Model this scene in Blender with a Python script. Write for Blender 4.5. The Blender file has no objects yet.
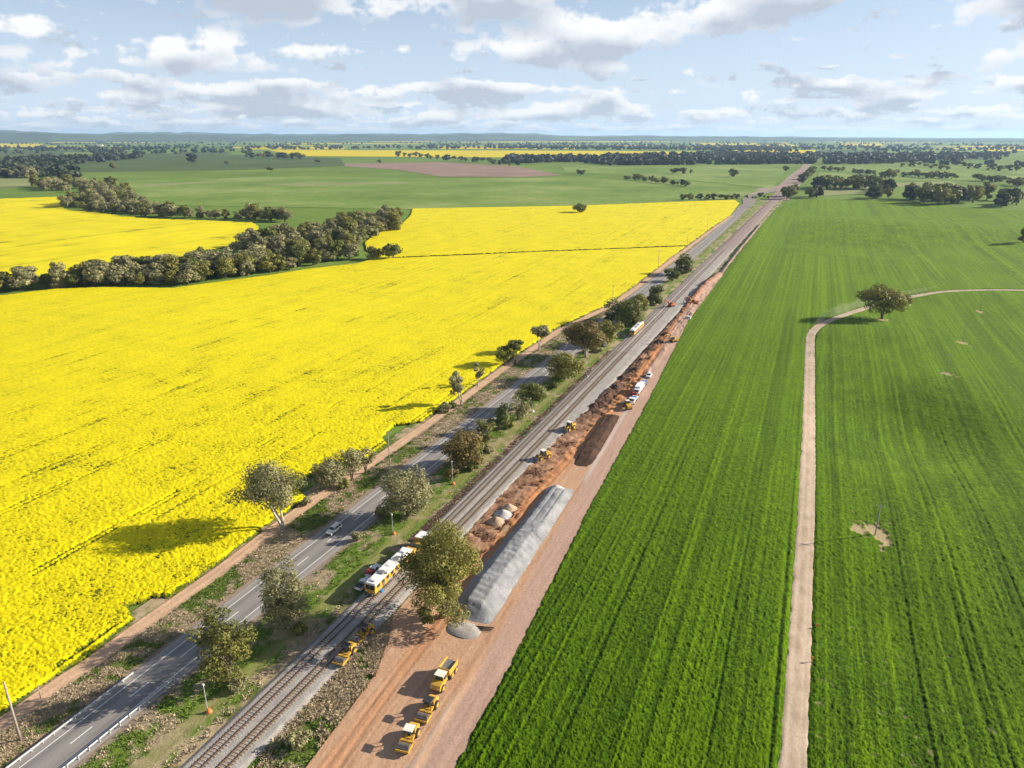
import bpy, bmesh, math, random
import numpy as np
from mathutils import Vector, Matrix
random.seed(7); RNG = np.random.default_rng(7)
R = math.radians
scn = bpy.context.scene
COL = scn.collection

# ------------------------------------------------------------------ camera
CAM_H, FPX, PITCH = 100.0, 711.0, math.atan((384 - 136) / 711.0)
cam = bpy.data.cameras.new('camera'); cam_o = bpy.data.objects.new('camera', cam); COL.objects.link(cam_o)
cam.sensor_width = 36.0; cam.lens = 36.0 * FPX / 1024.0
cam.clip_start = 0.5; cam.clip_end = 120000.0
cam_o.location = (0, 0, CAM_H); cam_o.rotation_euler = (math.pi / 2 - PITCH, 0, 0)
scn.camera = cam_o
# ------------------------------------------------------------------ light
SUN_EL, SUN_AZ = 21.5, 14.0        # azimuth: degrees from +X towards +Y
sd = Vector((math.cos(R(SUN_AZ)) * math.cos(R(SUN_EL)), math.sin(R(SUN_AZ)) * math.cos(R(SUN_EL)), math.sin(R(SUN_EL))))
sun = bpy.data.lights.new('sun', 'SUN'); sun.energy = 5.0; sun.angle = R(0.5); sun.color = (1.0, 0.90, 0.76)
sun_o = bpy.data.objects.new('sun', sun); COL.objects.link(sun_o)
sun_o.rotation_euler = sd.to_track_quat('Z', 'Y').to_euler(); sun_o.location = (200, 50, 300)
vs = scn.view_settings
vs.view_transform = 'Standard'; vs.look = 'None'; vs.gamma = 1.0; vs.use_curve_mapping = False
vs.exposure = 1.0

def N(nt, typ, **kw):
    n = nt.nodes.new(typ)
    for k, v in kw.items():
        if k.startswith('i_'):
            key = k[2:]
            n.inputs[int(key) if key.isdigit() else key.replace('_', ' ')].default_value = v
        else: setattr(n, k, v)
    return n
def math_n(nt, op, a, b=None, clamp=False):
    n = nt.nodes.new('ShaderNodeMath'); n.operation = op; n.use_clamp = clamp
    for i, x in enumerate((a, b)):
        if x is None: continue
        if isinstance(x, (int, float)): n.inputs[i].default_value = x
        else: nt.links.new(x, n.inputs[i])
    return n.outputs[0]
def mixc(nt, f, a, b, blend='MIX'):
    n = nt.nodes.new('ShaderNodeMix'); n.data_type = 'RGBA'; n.blend_type = blend
    for i, x in ((0, f), (6, a), (7, b)):
        if isinstance(x, (int, float)): n.inputs[i].default_value = x
        elif isinstance(x, tuple): n.inputs[i].default_value = (*x[:3], 1)
        else: nt.links.new(x, n.inputs[i])
    return n.outputs[2]
def ramp(nt, fac, stops, interp='LINEAR'):
    n = nt.nodes.new('ShaderNodeValToRGB'); n.color_ramp.interpolation = interp
    el = n.color_ramp.elements
    while len(el) < len(stops): el.new(0.5)
    for e, (p, c) in zip(el, stops):
        e.position = p; e.color = (*c, 1) if not isinstance(c, (int, float)) else (c, c, c, 1)
    nt.links.new(fac, n.inputs[0]); return n.outputs[0]

# world: clear sky with layers of cumulus
world = bpy.data.worlds.new('World'); scn.world = world; world.use_nodes = True
def build_world():
    nt = world.node_tree; nt.nodes.clear(); L = nt.links
    sky = N(nt, 'ShaderNodeTexSky'); sky.sky_type = 'NISHITA'; sky.sun_disc = False
    sky.sun_elevation = R(SUN_EL); sky.sun_rotation = R(90 - SUN_AZ)
    sky.altitude = 250; sky.air_density = 1.0; sky.dust_density = 0.6; sky.ozone_density = 1.3
    tc = N(nt, 'ShaderNodeTexCoord')
    nrm = N(nt, 'ShaderNodeVectorMath', operation='NORMALIZE'); L.new(tc.outputs['Generated'], nrm.inputs[0])
    sep = N(nt, 'ShaderNodeSeparateXYZ'); L.new(nrm.outputs[0], sep.inputs[0])
    az = math_n(nt, 'ARCTAN2', sep.outputs[0], sep.outputs[1])
    el = math_n(nt, 'MAXIMUM', sep.outputs[2], 0.0)
    col = mixc(nt, 1.0, sky.outputs[0], (1.0, 1.0, 1.12), 'MULTIPLY')
    hz = ramp(nt, el, [(0.0, 0.9), (0.05, 0.75), (0.13, 0.5), (0.28, 0.0)])
    col = mixc(nt, hz, col, (7.0, 8.4, 10.4))
    # (frequency az, frequency el, el low, el high, coverage threshold, seed)
    bands = [(22, 95, -0.012, 0.046, 0.450, 3.1, .75), (10.5, 42, 0.014, 0.080, 0.440, 11.7, .95),
             (5.4, 21, 0.048, 0.30, 0.442, 27.3, 1.0), (3.2, 10, 0.20, 0.70, 0.462, 41.9, 1.0)]
    for fa, fe, e0, e1, th, seed, alpha in bands:
        def tex(kx, ky, z, det, rough, de=0.0):
            cb = N(nt, 'ShaderNodeCombineXYZ'); L.new(math_n(nt, 'MULTIPLY', az, kx), cb.inputs[0]); L.new(math_n(nt, 'MULTIPLY_ADD', el, ky), cb.inputs[1]); cb.inputs[2].default_value = z
            cb.inputs[1].links[0].from_node.inputs[2].default_value = de * ky
            t = N(nt, 'ShaderNodeTexNoise', noise_dimensions='3D', i_Scale=1.0, i_Detail=det, i_Roughness=rough); L.new(cb.outputs[0], t.inputs['Vector']); return t.outputs[0]
        big = tex(fa, fe, seed, 2.0, .5)                         # where the clouds sit
        up = tex(fa, fe, seed, 1.0, .5, 0.40 / fe)               # how much cloud is just above
        puff = tex(fe * 1.5, fe * 2.0, seed + 7, 4.0, .60)       # billows, nearly round
        pf = math_n(nt, 'MULTIPLY', math_n(nt, 'SUBTRACT', puff, .5), .46)
        w = ramp(nt, math_n(nt, 'DIVIDE', math_n(nt, 'SUBTRACT', el, e0), e1 - e0), [(0.0, 0.0), (0.22, 1.0), (0.7, 1.0), (1.0, 0.0)])
        d = math_n(nt, 'SUBTRACT', math_n(nt, 'ADD', big, pf), math_n(nt, 'MULTIPLY', math_n(nt, 'SUBTRACT', 1.0, w), .22))
        m = math_n(nt, 'MULTIPLY', math_n(nt, 'MULTIPLY', math_n(nt, 'SUBTRACT', d, th), 13.0, True), alpha)
        thick = math_n(nt, 'ADD', math_n(nt, 'MULTIPLY', math_n(nt, 'SUBTRACT', math_n(nt, 'ADD', up, math_n(nt, 'MULTIPLY', pf, .6)), th), 4.6), 0.06, True)
        cc = ramp(nt, thick, [(0.0, (9.9, 9.9, 9.8)), (0.30, (8.6, 8.9, 9.3)), (0.95, (5.2, 5.8, 6.8))])
        col = mixc(nt, m, col, cc)
    bg = N(nt, 'ShaderNodeBackground', i_Strength=0.052); L.new(col, bg.inputs[0])
    out = N(nt, 'ShaderNodeOutputWorld'); L.new(bg.outputs[0], out.inputs[0])
build_world()

# ------------------------------------------------------------------ numeric helpers
TH = R(22.4); ST, CT = math.sin(TH), math.cos(TH)
def xy(s, n): return (s * ST + n * CT, s * CT - n * ST)
def sn(x, y): return (x * ST + y * CT, x * CT - y * ST)
S_ANG = math.pi / 2 - TH          # heading of the railway direction
def sm(a, b, x):
    t = np.clip((x - a) / (b - a), 0, 1); return t * t * (3 - 2 * t)
def vnoise(x, y, seed=0):
    x = np.asarray(x, float); y = np.asarray(y, float)
    xi = np.floor(x).astype(np.int64); yi = np.floor(y).astype(np.int64); fx = x - xi; fy = y - yi
    def h(a, b):
        v = (a * 374761393 + b * 668265263 + seed * 974634777) & 0xffffffff
        v = ((v ^ (v >> 13)) * 1274126177) & 0xffffffff
        return ((v ^ (v >> 16)) & 0xffff) / 65535.0
    ux = fx * fx * (3 - 2 * fx); uy = fy * fy * (3 - 2 * fy)
    a = h(xi, yi) * (1 - ux) + h(xi + 1, yi) * ux; b = h(xi, yi + 1) * (1 - ux) + h(xi + 1, yi + 1) * ux
    return a * (1 - uy) + b * uy
def fbm(x, y, o=4, seed=0, g=0.5):
    t = 0; a = 1; tot = 0
    for i in range(o):
        t = t + a * vnoise(x * 2 ** i, y * 2 ** i, seed + i * 17); tot += a; a *= g
    return t / tot
def ray(u, v):
    a = (u - 512) / FPX; b = -(v - 384) / FPX
    return a, math.cos(PITCH) + b * math.sin(PITCH), -math.sin(PITCH) + b * math.cos(PITCH)
def flat(u, v, z=0.0):
    dx, dy, dz = ray(u, v); t = (z - CAM_H) / dz; return dx * t, dy * t
GS = []        # gentle relief of the paddocks: (x, y, amplitude, sigma along n, sigma along s)
for (u, v, a, wn, ws) in [(915, 425, -7.5, 34, 50), (865, 335, 2.4, 36, 36), (965, 400, 2.5, 26, 40), (905, 640, -1.6, 22, 26), (700, 480, 1.2, 26, 50), (905, 229, 7.0, 170, 80), (850, 246, -3.0, 75, 50), (1000, 300, 2.2, 60, 50), (985, 470, 1.6, 40, 40),
                          (150, 330, 1.6, 90, 90), (330, 232, -2.0, 60, 80), (60, 240, 2.0, 100, 120), (640, 420, 0.0, 30, 60)]:
    GS.append((*flat(u, v), a, wn, ws))
def hgt(x, y):
    x = np.asarray(x, float); y = np.asarray(y, float); s, n = sn(x, y)
    z = np.zeros_like(x)
    for gx, gy, a, wn, ws in GS:
        gs, gn = sn(gx, gy); z = z + a * np.exp(-((n - gn) / wn) ** 2 - ((s - gs) / ws) ** 2)
    m = np.maximum(sm(-38, 0, n), sm(-132, -170, n))
    return z * m * (1 - sm(1500, 2200, s))
def G(u, v):
    z = 0.0
    for _ in range(12):
        x, y = flat(u, v, z); z = float(hgt(x, y))
    return Vector((x, y, z))
def px_at(p):    # metres per pixel at a ground point
    return (p.y * math.cos(PITCH) + (CAM_H - p.z) * math.sin(PITCH)) / FPX
def height_for(p, vtop):     # height of a vertical thing at p whose top shows at image row vtop
    b = -(vtop - 384) / FPX; k = (-math.sin(PITCH) + b * math.cos(PITCH)) / (math.cos(PITCH) + b * math.sin(PITCH))
    return CAM_H + k * p.y - p.z
def inside(px, py, poly):
    r = np.zeros(px.shape, bool); n = len(poly); j = n - 1
    for i in range(n):
        xi, yi = poly[i]; xj, yj = poly[j]
        c = ((yi > py) != (yj > py)) & (px < (xj - xi) * (py - yi) / (yj - yi + 1e-12) + xi)
        r ^= c; j = i
    return r
def seg_dist(px, py, line, closed=False):
    d = np.full(px.shape, 1e9); m = len(line)
    for i in range(m if closed else m - 1):
        ax, ay = line[i]; bx, by = line[(i + 1) % m]
        dx, dy = bx - ax, by - ay; q = dx * dx + dy * dy + 1e-12
        t = np.clip(((px - ax) * dx + (py - ay) * dy) / q, 0, 1)
        d = np.minimum(d, np.hypot(px - ax - t * dx, py - ay - t * dy))
    return d

# ------------------------------------------------------------------ mesh helpers
class MB:
    def __init__(s): s.v = []; s.f = []
    def add(s, vs_, fs):
        o = len(s.v); s.v += [tuple(p) for p in vs_]; s.f += [tuple(i + o for i in f) for f in fs]; return s
    def box(s, c, d, rz=0, ry=0, taper=1.0):
        x, y, z = d[0] / 2, d[1] / 2, d[2] / 2; P = []
        for zz, k in ((-z, 1), (z, taper)):
            for (a, b) in ((-x, -y), (x, -y), (x, y), (-x, y)): P.append(Vector((a * k, b * k, zz)))
        M = Matrix.Rotation(rz, 3, 'Z') @ Matrix.Rotation(ry, 3, 'Y')
        P = [M @ p + Vector(c) for p in P]
        return s.add(P, [(3, 2, 1, 0), (4, 5, 6, 7), (0, 1, 5, 4), (1, 2, 6, 5), (2, 3, 7, 6), (3, 0, 4, 7)])
    def tube(s, pts, rad, seg=8, cap=True):
        pts = [Vector(p) for p in pts]; o = len(s.v); n = len(pts)
        rad = rad if isinstance(rad, (list, tuple)) else [rad] * n
        for i, p in enumerate(pts):
            t = (pts[min(i + 1, n - 1)] - pts[max(i - 1, 0)]).normalized()
            a = t.orthogonal().normalized() if i == 0 else (a - t * a.dot(t)).normalized()
            b = t.cross(a)
            for k in range(seg):
                w = 2 * math.pi * k / seg; s.v.append(tuple(p + (a * math.cos(w) + b * math.sin(w)) * rad[i]))
        for i in range(n - 1):
            for k in range(seg):
                k2 = (k + 1) % seg; s.f.append((o + i * seg + k, o + i * seg + k2, o + (i + 1) * seg + k2, o + (i + 1) * seg + k))
        if cap:
            s.f.append(tuple(o + k for k in reversed(range(seg)))); s.f.append(tuple(o + (n - 1) * seg + k for k in range(seg)))
        return s
    def cyl(s, c, r, w, axis='Y', seg=16):
        d = {'X': Vector((1, 0, 0)), 'Y': Vector((0, 1, 0)), 'Z': Vector((0, 0, 1))}[axis] * (w / 2)
        return s.tube([Vector(c) - d, Vector(c) + d], r, seg)
    def prism(s, prof, y0, y1, top_in=0.0, zref=None):      # side profile in x,z extruded along y; optional tumblehome
        zs = [p[1] for p in prof]; z0, z1 = min(zs), max(zs); P = []
        for sg, yy in ((1, y0), (-1, y1)):
            for (x, z) in prof: P.append((x, yy + sg * top_in * (z - z0) / (z1 - z0 + 1e-9), z))
        n = len(prof); F = [tuple(range(n)), tuple(range(2 * n - 1, n - 1, -1))]
        for i in range(n): j = (i + 1) % n; F.append((i, n + i, n + j, j))
        return s.add(P, F)
    def mesh(s, name, smooth=False):
        m = bpy.data.meshes.new(name); m.from_pydata(s.v, [], s.f)
        bm = bmesh.new(); bm.from_mesh(m); bmesh.ops.recalc_face_normals(bm, faces=bm.faces); bm.to_mesh(m); bm.free()
        if smooth: m.polygons.foreach_set('use_smooth', [True] * len(m.polygons))
        return m
    def build(s, name, mat, parent=None, smooth=False):
        return obj(name, s.mesh(name, smooth), mat, parent)
def obj(name, mesh, mat, parent=None):
    o = bpy.data.objects.new(name, mesh); COL.objects.link(o)
    if mat is not None and not mesh.materials: mesh.materials.append(mat)
    if parent: o.parent = parent
    return o
def np_mesh(name, V, F, smooth=True, attrs=None, colors=None):
    """V (n,3), F (m,k) with k = 3 or 4"""
    V = np.asarray(V, np.float32); F = np.asarray(F, np.int32); k = F.shape[1]
    m = bpy.data.meshes.new(name)
    m.vertices.add(len(V)); m.vertices.foreach_set('co', V.ravel())
    m.loops.add(F.size); m.loops.foreach_set('vertex_index', F.ravel())
    m.polygons.add(len(F)); m.polygons.foreach_set('loop_start', np.arange(0, F.size, k, dtype=np.int32))
    m.polygons.foreach_set('loop_total', np.full(len(F), k, np.int32))
    m.polygons.foreach_set('use_smooth', np.full(len(F), smooth, bool))
    for an, av in (attrs or {}).items():
        a = m.attributes.new(an, 'FLOAT', 'POINT'); a.data.foreach_set('value', np.asarray(av, np.float32))
    for an, av in (colors or {}).items():
        a = m.attributes.new(an, 'FLOAT_COLOR', 'POINT'); a.data.foreach_set('color', np.asarray(np.c_[av, np.ones(len(av))], np.float32).ravel())
    m.update(calc_edges=True); return m
def grid_faces(ni, nj, mask=None):
    i, j = np.meshgrid(np.arange(ni - 1), np.arange(nj - 1), indexing='ij')
    a = i * nj + j; F = np.stack([a, a + nj, a + nj + 1, a + 1], -1).reshape(-1, 4)
    if mask is not None: F = F[mask.ravel()]
    return F
def compact(V, F, *arrs):
    used = np.unique(F); mp = np.full(len(V), -1); mp[used] = np.arange(len(used))
    return (V[used], mp[F]) + tuple(a[used] for a in arrs)
def tag(o, label=None, cat=None, group=None, kind=None):
    if label: o['label'] = label
    if cat: o['category'] = cat
    if group: o['group'] = group
    if kind: o['kind'] = kind
    return o
def thing(name, label, cat, loc=(0, 0, 0), rz=0, group=None):
    o = bpy.data.objects.new(name, None); COL.objects.link(o); o.location = loc; o.rotation_euler = (0, 0, rz)
    o.empty_display_size = 0.5
    return tag(o, label, cat, group)
def kids(root): return [c for c in COL.objects if c.parent == root]
def copy_tree(root, cache, loc, rz, scale=(1, 1, 1), label=None, group=None):
    r = root.copy(); COL.objects.link(r); r.location = loc; r.rotation_euler = (0, 0, rz); r.scale = scale
    if label: r['label'] = label
    if group: r['group'] = group
    for ch, gs in cache:
        c = ch.copy(); COL.objects.link(c); c.parent = r
        for g in gs:
            d = g.copy(); COL.objects.link(d); d.parent = c
    return r
def tree_cache(root): return [(c, list(c.children)) for c in root.children]

# ------------------------------------------------------------------ materials
MATS = {}
def mat(name, col, rough=0.6, metal=0.0, var=0.25, scale=3.0, bump=0.0, spec=0.4, coat=0.0, dusty=0.0):
    """plain painted / worn surface: base colour broken up by noise in object space"""
    if name in MATS: return MATS[name]
    m = bpy.data.materials.new(name); m.use_nodes = True; nt = m.node_tree; b = nt.nodes['Principled BSDF']
    tc = N(nt, 'ShaderNodeTexCoord'); t = N(nt, 'ShaderNodeTexNoise', i_Scale=scale, i_Detail=6.0, i_Roughness=0.65)
    nt.links.new(tc.outputs['Object'], t.inputs['Vector'])
    c = ramp(nt, t.outputs[0], [(0.3, tuple(x * (1 - var) for x in col)), (0.7, tuple(min(1, x * (1 + var * 0.6)) for x in col))])
    if dusty:
        t2 = N(nt, 'ShaderNodeTexNoise', i_Scale=1.1, i_Detail=8.0, i_Roughness=0.75); nt.links.new(tc.outputs['Object'], t2.inputs['Vector'])
        c = mixc(nt, math_n(nt, 'MULTIPLY', math_n(nt, 'SUBTRACT', t2.outputs[0], .42), dusty * 5, True), c, (.36, .24, .155))
    nt.links.new(c, b.inputs['Base Color']); b.inputs['Roughness'].default_value = rough; b.inputs['Metallic'].default_value = metal
    b.inputs['Specular IOR Level'].default_value = spec; b.inputs['Coat Weight'].default_value = coat
    if bump:
        bp = N(nt, 'ShaderNodeBump', i_Strength=bump, i_Distance=0.05); nt.links.new(t.outputs[0], bp.inputs['Height']); nt.links.new(bp.outputs[0], b.inputs['Normal'])
    MATS[name] = m; return m
def pos_along(nt, ks, kn):
    """world position turned so that X runs along the railway, scaled"""
    g = N(nt, 'ShaderNodeNewGeometry'); vr = N(nt, 'ShaderNodeVectorRotate'); vr.rotation_type = 'Z_AXIS'; vr.inputs['Angle'].default_value = -S_ANG
    nt.links.new(g.outputs['Position'], vr.inputs['Vector'])
    vm = N(nt, 'ShaderNodeVectorMath', operation='MULTIPLY'); vm.inputs[1].default_value = (ks, kn, 1.0)
    nt.links.new(vr.outputs[0], vm.inputs[0]); return vm.outputs[0]
def noise(nt, vec, scale, detail=4.0, rough=0.6, dist=0.0):
    t = N(nt, 'ShaderNodeTexNoise', i_Scale=scale, i_Detail=detail, i_Roughness=rough, i_Distortion=dist)
    nt.links.new(vec, t.inputs['Vector']); return t.outputs[0]
def attr(nt, name, color=False):
    a = N(nt, 'ShaderNodeAttribute'); a.attribute_name = name; return a.outputs['Color'] if color else a.outputs['Fac']
def new_mat(name, rough=0.95, spec=0.06):
    m = bpy.data.materials.new(name); m.use_nodes = True; b = m.node_tree.nodes['Principled BSDF']
    b.inputs['Roughness'].default_value = rough; b.inputs['Specular IOR Level'].default_value = spec
    MATS[name] = m; return m, m.node_tree, b
def set_bump(nt, b, h, strength, dist):
    bp = N(nt, 'ShaderNodeBump', i_Strength=strength, i_Distance=dist); nt.links.new(h, bp.inputs['Height']); nt.links.new(bp.outputs[0], b.inputs['Normal'])

def m_canola(name='canola', ang=None):
    m, nt, b = new_mat(name, 0.85, 0.15); a = attr(nt, 'bloom')
    p = pos_along(nt, 1, 1)
    f = noise(nt, p, 3.0, 5, 0.75); f2 = noise(nt, p, 0.05, 4, 0.6); f3 = noise(nt, pos_along(nt, 0.006, 0.35), 1.0, 3, 0.6)
    x = math_n(nt, 'ADD', a, math_n(nt, 'MULTIPLY', math_n(nt, 'SUBTRACT', f, 0.5), 0.75))
    x = math_n(nt, 'ADD', x, math_n(nt, 'MULTIPLY', math_n(nt, 'SUBTRACT', f2, 0.5), 0.6))
    x = math_n(nt, 'ADD', x, math_n(nt, 'MULTIPLY', math_n(nt, 'SUBTRACT', f3, 0.5), 0.6))
    c = ramp(nt, x, [(0.06, (0.040, 0.070, 0.003)), (0.22, (0.20, 0.195, 0.003)), (0.36, (0.57, 0.495, 0.001)), (0.75, (0.73, 0.625, 0.0008))])
    nt.links.new(c, b.inputs['Base Color']); set_bump(nt, b, f, 0.5, 0.25)
    b.inputs['Subsurface Weight'].default_value = 0.0
    return m
def m_wheat():
    m, nt, b = new_mat('wheat', 0.9, 0.04); a = attr(nt, 'bloom')
    rows = noise(nt, pos_along(nt, 0.004, 0.95), 1.0, 4, 0.8); wide = noise(nt, pos_along(nt, 0.002, 0.09), 1.0, 2, 0.5)
    p = pos_along(nt, 1, 1); fine = noise(nt, p, 1.6, 5, 0.75); patch = noise(nt, p, 0.018, 3, 0.55)
    x = math_n(nt, 'ADD', math_n(nt, 'MULTIPLY', rows, 0.42), math_n(nt, 'MULTIPLY', fine, 0.38))
    x = math_n(nt, 'ADD', x, math_n(nt, 'MULTIPLY', wide, 0.22)); x = math_n(nt, 'ADD', x, math_n(nt, 'MULTIPLY', math_n(nt, 'SUBTRACT', a, 0.6), 0.30))
    c = ramp(nt, x, [(0.37, (0.006, 0.022, 0.0003)), (0.49, (0.032, 0.082, 0.0006)), (0.60, (0.080, 0.160, 0.0012)), (0.75, (0.16, 0.27, 0.003))])
    c = mixc(nt, math_n(nt, 'MULTIPLY', math_n(nt, 'SUBTRACT', patch, 0.45), 1.3, True), c, (0.085, 0.155, 0.002), 'MIX')
    bare = attr(nt, 'bare'); c = mixc(nt, bare, c, (0.36, 0.27, 0.17))
    nt.links.new(c, b.inputs['Base Color']); set_bump(nt, b, x, 0.6, 0.3)
    b.inputs['Sheen Weight'].default_value = 0.20; b.inputs['Sheen Roughness'].default_value = 0.55; b.inputs['Sheen Tint'].default_value = (0.42, 0.60, 0.10, 1); return m
def m_ground(name, stops, scale, fine=0.6, far=None):
    m, nt, b = new_mat(name); p = pos_along(nt, 1, 1)
    f1 = noise(nt, p, scale, 5, 0.6); f2 = noise(nt, p, fine, 4, 0.7)
    x = math_n(nt, 'ADD', math_n(nt, 'MULTIPLY', f1, 0.62), math_n(nt, 'MULTIPLY', f2, 0.38))
    nt.links.new(ramp(nt, x, stops), b.inputs['Base Color']); set_bump(nt, b, f2, 0.4, 0.2); return m
def m_vcol(name, bump=0.5, dist=0.12, scale=1.5, var=0.35, rough=0.92):
    m, nt, b = new_mat(name, rough, 0.15); c = attr(nt, 'Col', True); p = pos_along(nt, 1, 1)
    f = noise(nt, p, scale, 7, 0.72); f2 = noise(nt, pos_along(nt, 0.05, 0.9), 1.0, 4, 0.65)
    k = math_n(nt, 'ADD', math_n(nt, 'MULTIPLY', math_n(nt, 'SUBTRACT', f, 0.5), var * 2.6), math_n(nt, 'MULTIPLY', math_n(nt, 'SUBTRACT', f2, 0.5), var * 1.2))
    k = math_n(nt, 'ADD', k, 1.0); cb = N(nt, 'ShaderNodeCombineXYZ')
    for i in range(3): nt.links.new(k, cb.inputs[i])
    nt.links.new(mixc(nt, 1.0, c, cb.outputs[0], 'MULTIPLY'), b.inputs['Base Color']); set_bump(nt, b, f, bump, dist); return m
def m_leaf(name, dark, light, trans=0.25):
    m, nt, b = new_mat(name, 0.65, 0.25); t = attr(nt, 'tint')
    oi = N(nt, 'ShaderNodeObjectInfo')
    x = math_n(nt, 'ADD', math_n(nt, 'MULTIPLY', t, 0.8), math_n(nt, 'MULTIPLY', oi.outputs['Random'], 0.25))
    c = ramp(nt, x, [(0.1, dark), (0.9, light)]); nt.links.new(c, b.inputs['Base Color'])
    tr = N(nt, 'ShaderNodeBsdfTranslucent'); nt.links.new(c, tr.inputs[0]); mx = N(nt, 'ShaderNodeMixShader', i_0=trans)
    out = nt.nodes['Material Output']; nt.links.new(b.outputs[0], mx.inputs[1]); nt.links.new(tr.outputs[0], mx.inputs[2]); nt.links.new(mx.outputs[0], out.inputs[0])
    return m
M_CAN = m_canola(); M_WHEAT = m_wheat(); M_DIRT = m_vcol('bare_earth', 0.7, 0.15, 1.3, 0.32); M_VERGE = m_vcol('verge', 0.8, 0.25, 1.1, 0.5)
M_TUFT = m_vcol('tuft', 0.0, 0.1, 3.0, 0.3); M_GRAVEL = m_vcol('gravel', 0.9, 0.12, 2.5, 0.4)
M_ROAD = m_vcol('asphalt', 0.25, 0.02, 2.0, 0.18, 0.85)
M_PAST = m_ground('pasture', [(0.30, (0.095, 0.145, 0.025)), (0.48, (0.13, 0.205, 0.035)), (0.62, (0.17, 0.25, 0.050)), (0.8, (0.27, 0.28, 0.10))], 0.004, 0.05)
M_GUM = m_leaf('gum_leaves', (0.075, 0.088, 0.018), (0.33, 0.305, 0.075))
M_GUMG = m_leaf('grey_gum_leaves', (0.125, 0.130, 0.060), (0.40, 0.37, 0.18))
M_GUMB = m_leaf('bronze_leaves', (0.085, 0.075, 0.022), (0.32, 0.235, 0.075))
M_DARK = m_leaf('dark_leaves', (0.050, 0.070, 0.017), (0.20, 0.215, 0.05))
M_FAR = m_leaf('far_leaves', (0.018, 0.030, 0.018), (0.055, 0.070, 0.034), 0.1)
M_BARK = mat('bark', (0.17, 0.13, 0.095), 0.9, var=0.4, scale=1.2, bump=0.4)
M_PALE = mat('pale_bark', (0.46, 0.40, 0.33), 0.8, var=0.35, scale=0.8, bump=0.2)
M_YEL = mat('yellow_paint', (0.64, 0.36, 0.02), 0.55, var=0.25, scale=1.4, spec=0.4, dusty=.55)
M_ORG = mat('orange_paint', (0.62, 0.16, 0.03), 0.5, var=0.25)
M_WHT = mat('white_paint', (0.78, 0.78, 0.76), 0.4, var=0.10, scale=1.0, spec=0.5)
M_CRM = mat('cream_paint', (0.80, 0.77, 0.66), 0.35, var=0.1, spec=0.5, coat=0.3)
M_BLU = mat('blue_paint', (0.05, 0.20, 0.46), 0.45, var=0.2)
M_RED = mat('red_paint', (0.52, 0.06, 0.04), 0.5, var=0.2)
M_SAFE = mat('safety_orange', (0.75, 0.20, 0.06), 0.7, var=0.25, scale=5)
M_TYRE = mat('tyre', (0.028, 0.027, 0.026), 0.9, var=0.4, scale=5, dusty=.6)
M_BLK = mat('black_steel', (0.035, 0.035, 0.036), 0.6, var=0.4)
M_GRY = mat('grey_steel', (0.28, 0.28, 0.28), 0.45, 0.5, var=0.3)
M_DRUM = mat('drum_steel', (0.26, 0.22, 0.18), 0.5, 0.55, var=0.45, scale=2.5)
M_GLS = mat('dark_glass', (0.03, 0.04, 0.05), 0.08, var=0.1, spec=0.8)
M_LGT = mat('lamp_lens', (0.8, 0.78, 0.7), 0.2, var=0.05)
M_ZINC = mat('galvanised', (0.62, 0.63, 0.63), 0.42, 0.35, var=0.15, scale=2)
M_WOOD = mat('pole_timber', (0.36, 0.30, 0.25), 0.9, var=0.35, scale=2.5, bump=0.2)
M_LINE = mat('line_paint', (0.80, 0.79, 0.75), 0.7, var=0.15, scale=2.5)
M_RAIL = mat('rail_steel', (0.16, 0.095, 0.06), 0.6, 0.3, var=0.3, scale=4)
M_SLEEP = mat('concrete_sleeper', (0.40, 0.35, 0.29), 0.9, var=0.3, scale=3)
M_TIMB = mat('timber_sleeper', (0.40, 0.32, 0.20), 0.9, var=0.35, scale=3)
M_ROOF = mat('tin_roof', (0.72, 0.72, 0.72), 0.4, 0.2, var=0.1)

# ------------------------------------------------------------------ ground and far country
def build_ground():
    ang = np.concatenate([np.arange(-180, -62, 4.0), np.arange(-62, 62, 0.45), np.arange(62, 180.1, 4.0)]); ang = np.radians(ang)
    r = np.concatenate([[0.5, 15, 30], np.exp(np.arange(math.log(45), math.log(2300), 0.014)), np.exp(np.arange(math.log(2300), math.log(31000), 0.12)), [31000]])
    A, RR = np.meshgrid(ang, r, indexing='ij'); X = RR * np.sin(A); Y = RR * np.cos(A); Z = hgt(X, Y)
    s, n = sn(X, Y); Z -= 0.35 * (sm(-135, -128, n) - sm(-40, -32, n)) * (s > 0) * (s < 1500) + 0.10
    V = np.stack([X, Y, Z], -1).reshape(-1, 3); F = grid_faces(len(ang), len(r))[:, ::-1]
    tag(obj('ground', np_mesh('ground', V, F), M_PAST), kind='structure')
build_ground()

def poly_sheet(name, pts, z, m, label=None, cat=None, kind='structure', group=None):
    bm = bmesh.new(); vsx = [bm.verts.new((x, y, z)) for x, y in pts]; f = bm.faces.new(vsx); bm.normal_update()
    if f.normal.z < 0: f.normal_flip()
    bmesh.ops.triangulate(bm, faces=[f]); me = bpy.data.meshes.new(name); bm.to_mesh(me); bm.free()
    return tag(obj(name, me, m), label, cat, group, kind)
M_FCAN = m_ground('far_canola', [(0.3, (0.40, 0.34, 0.010)), (0.5, (0.62, 0.49, 0.008)), (0.7, (0.72, 0.56, 0.006))], 0.003, 0.03)
M_FALLOW = m_ground('fallow', [(0.3, (0.21, 0.14, 0.11)), (0.5, (0.28, 0.19, 0.15)), (0.7, (0.34, 0.25, 0.20))], 0.008, 0.08)
M_STUB = m_ground('stubble', [(0.3, (0.19, 0.22, 0.08)), (0.7, (0.29, 0.30, 0.13))], 0.006, 0.06)
M_LUSH = m_ground('lush', [(0.36, (0.11, 0.18, 0.035)), (0.5, (0.17, 0.25, 0.055)), (0.62, (0.26, 0.31, 0.10))], 0.005, 0.05)
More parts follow.
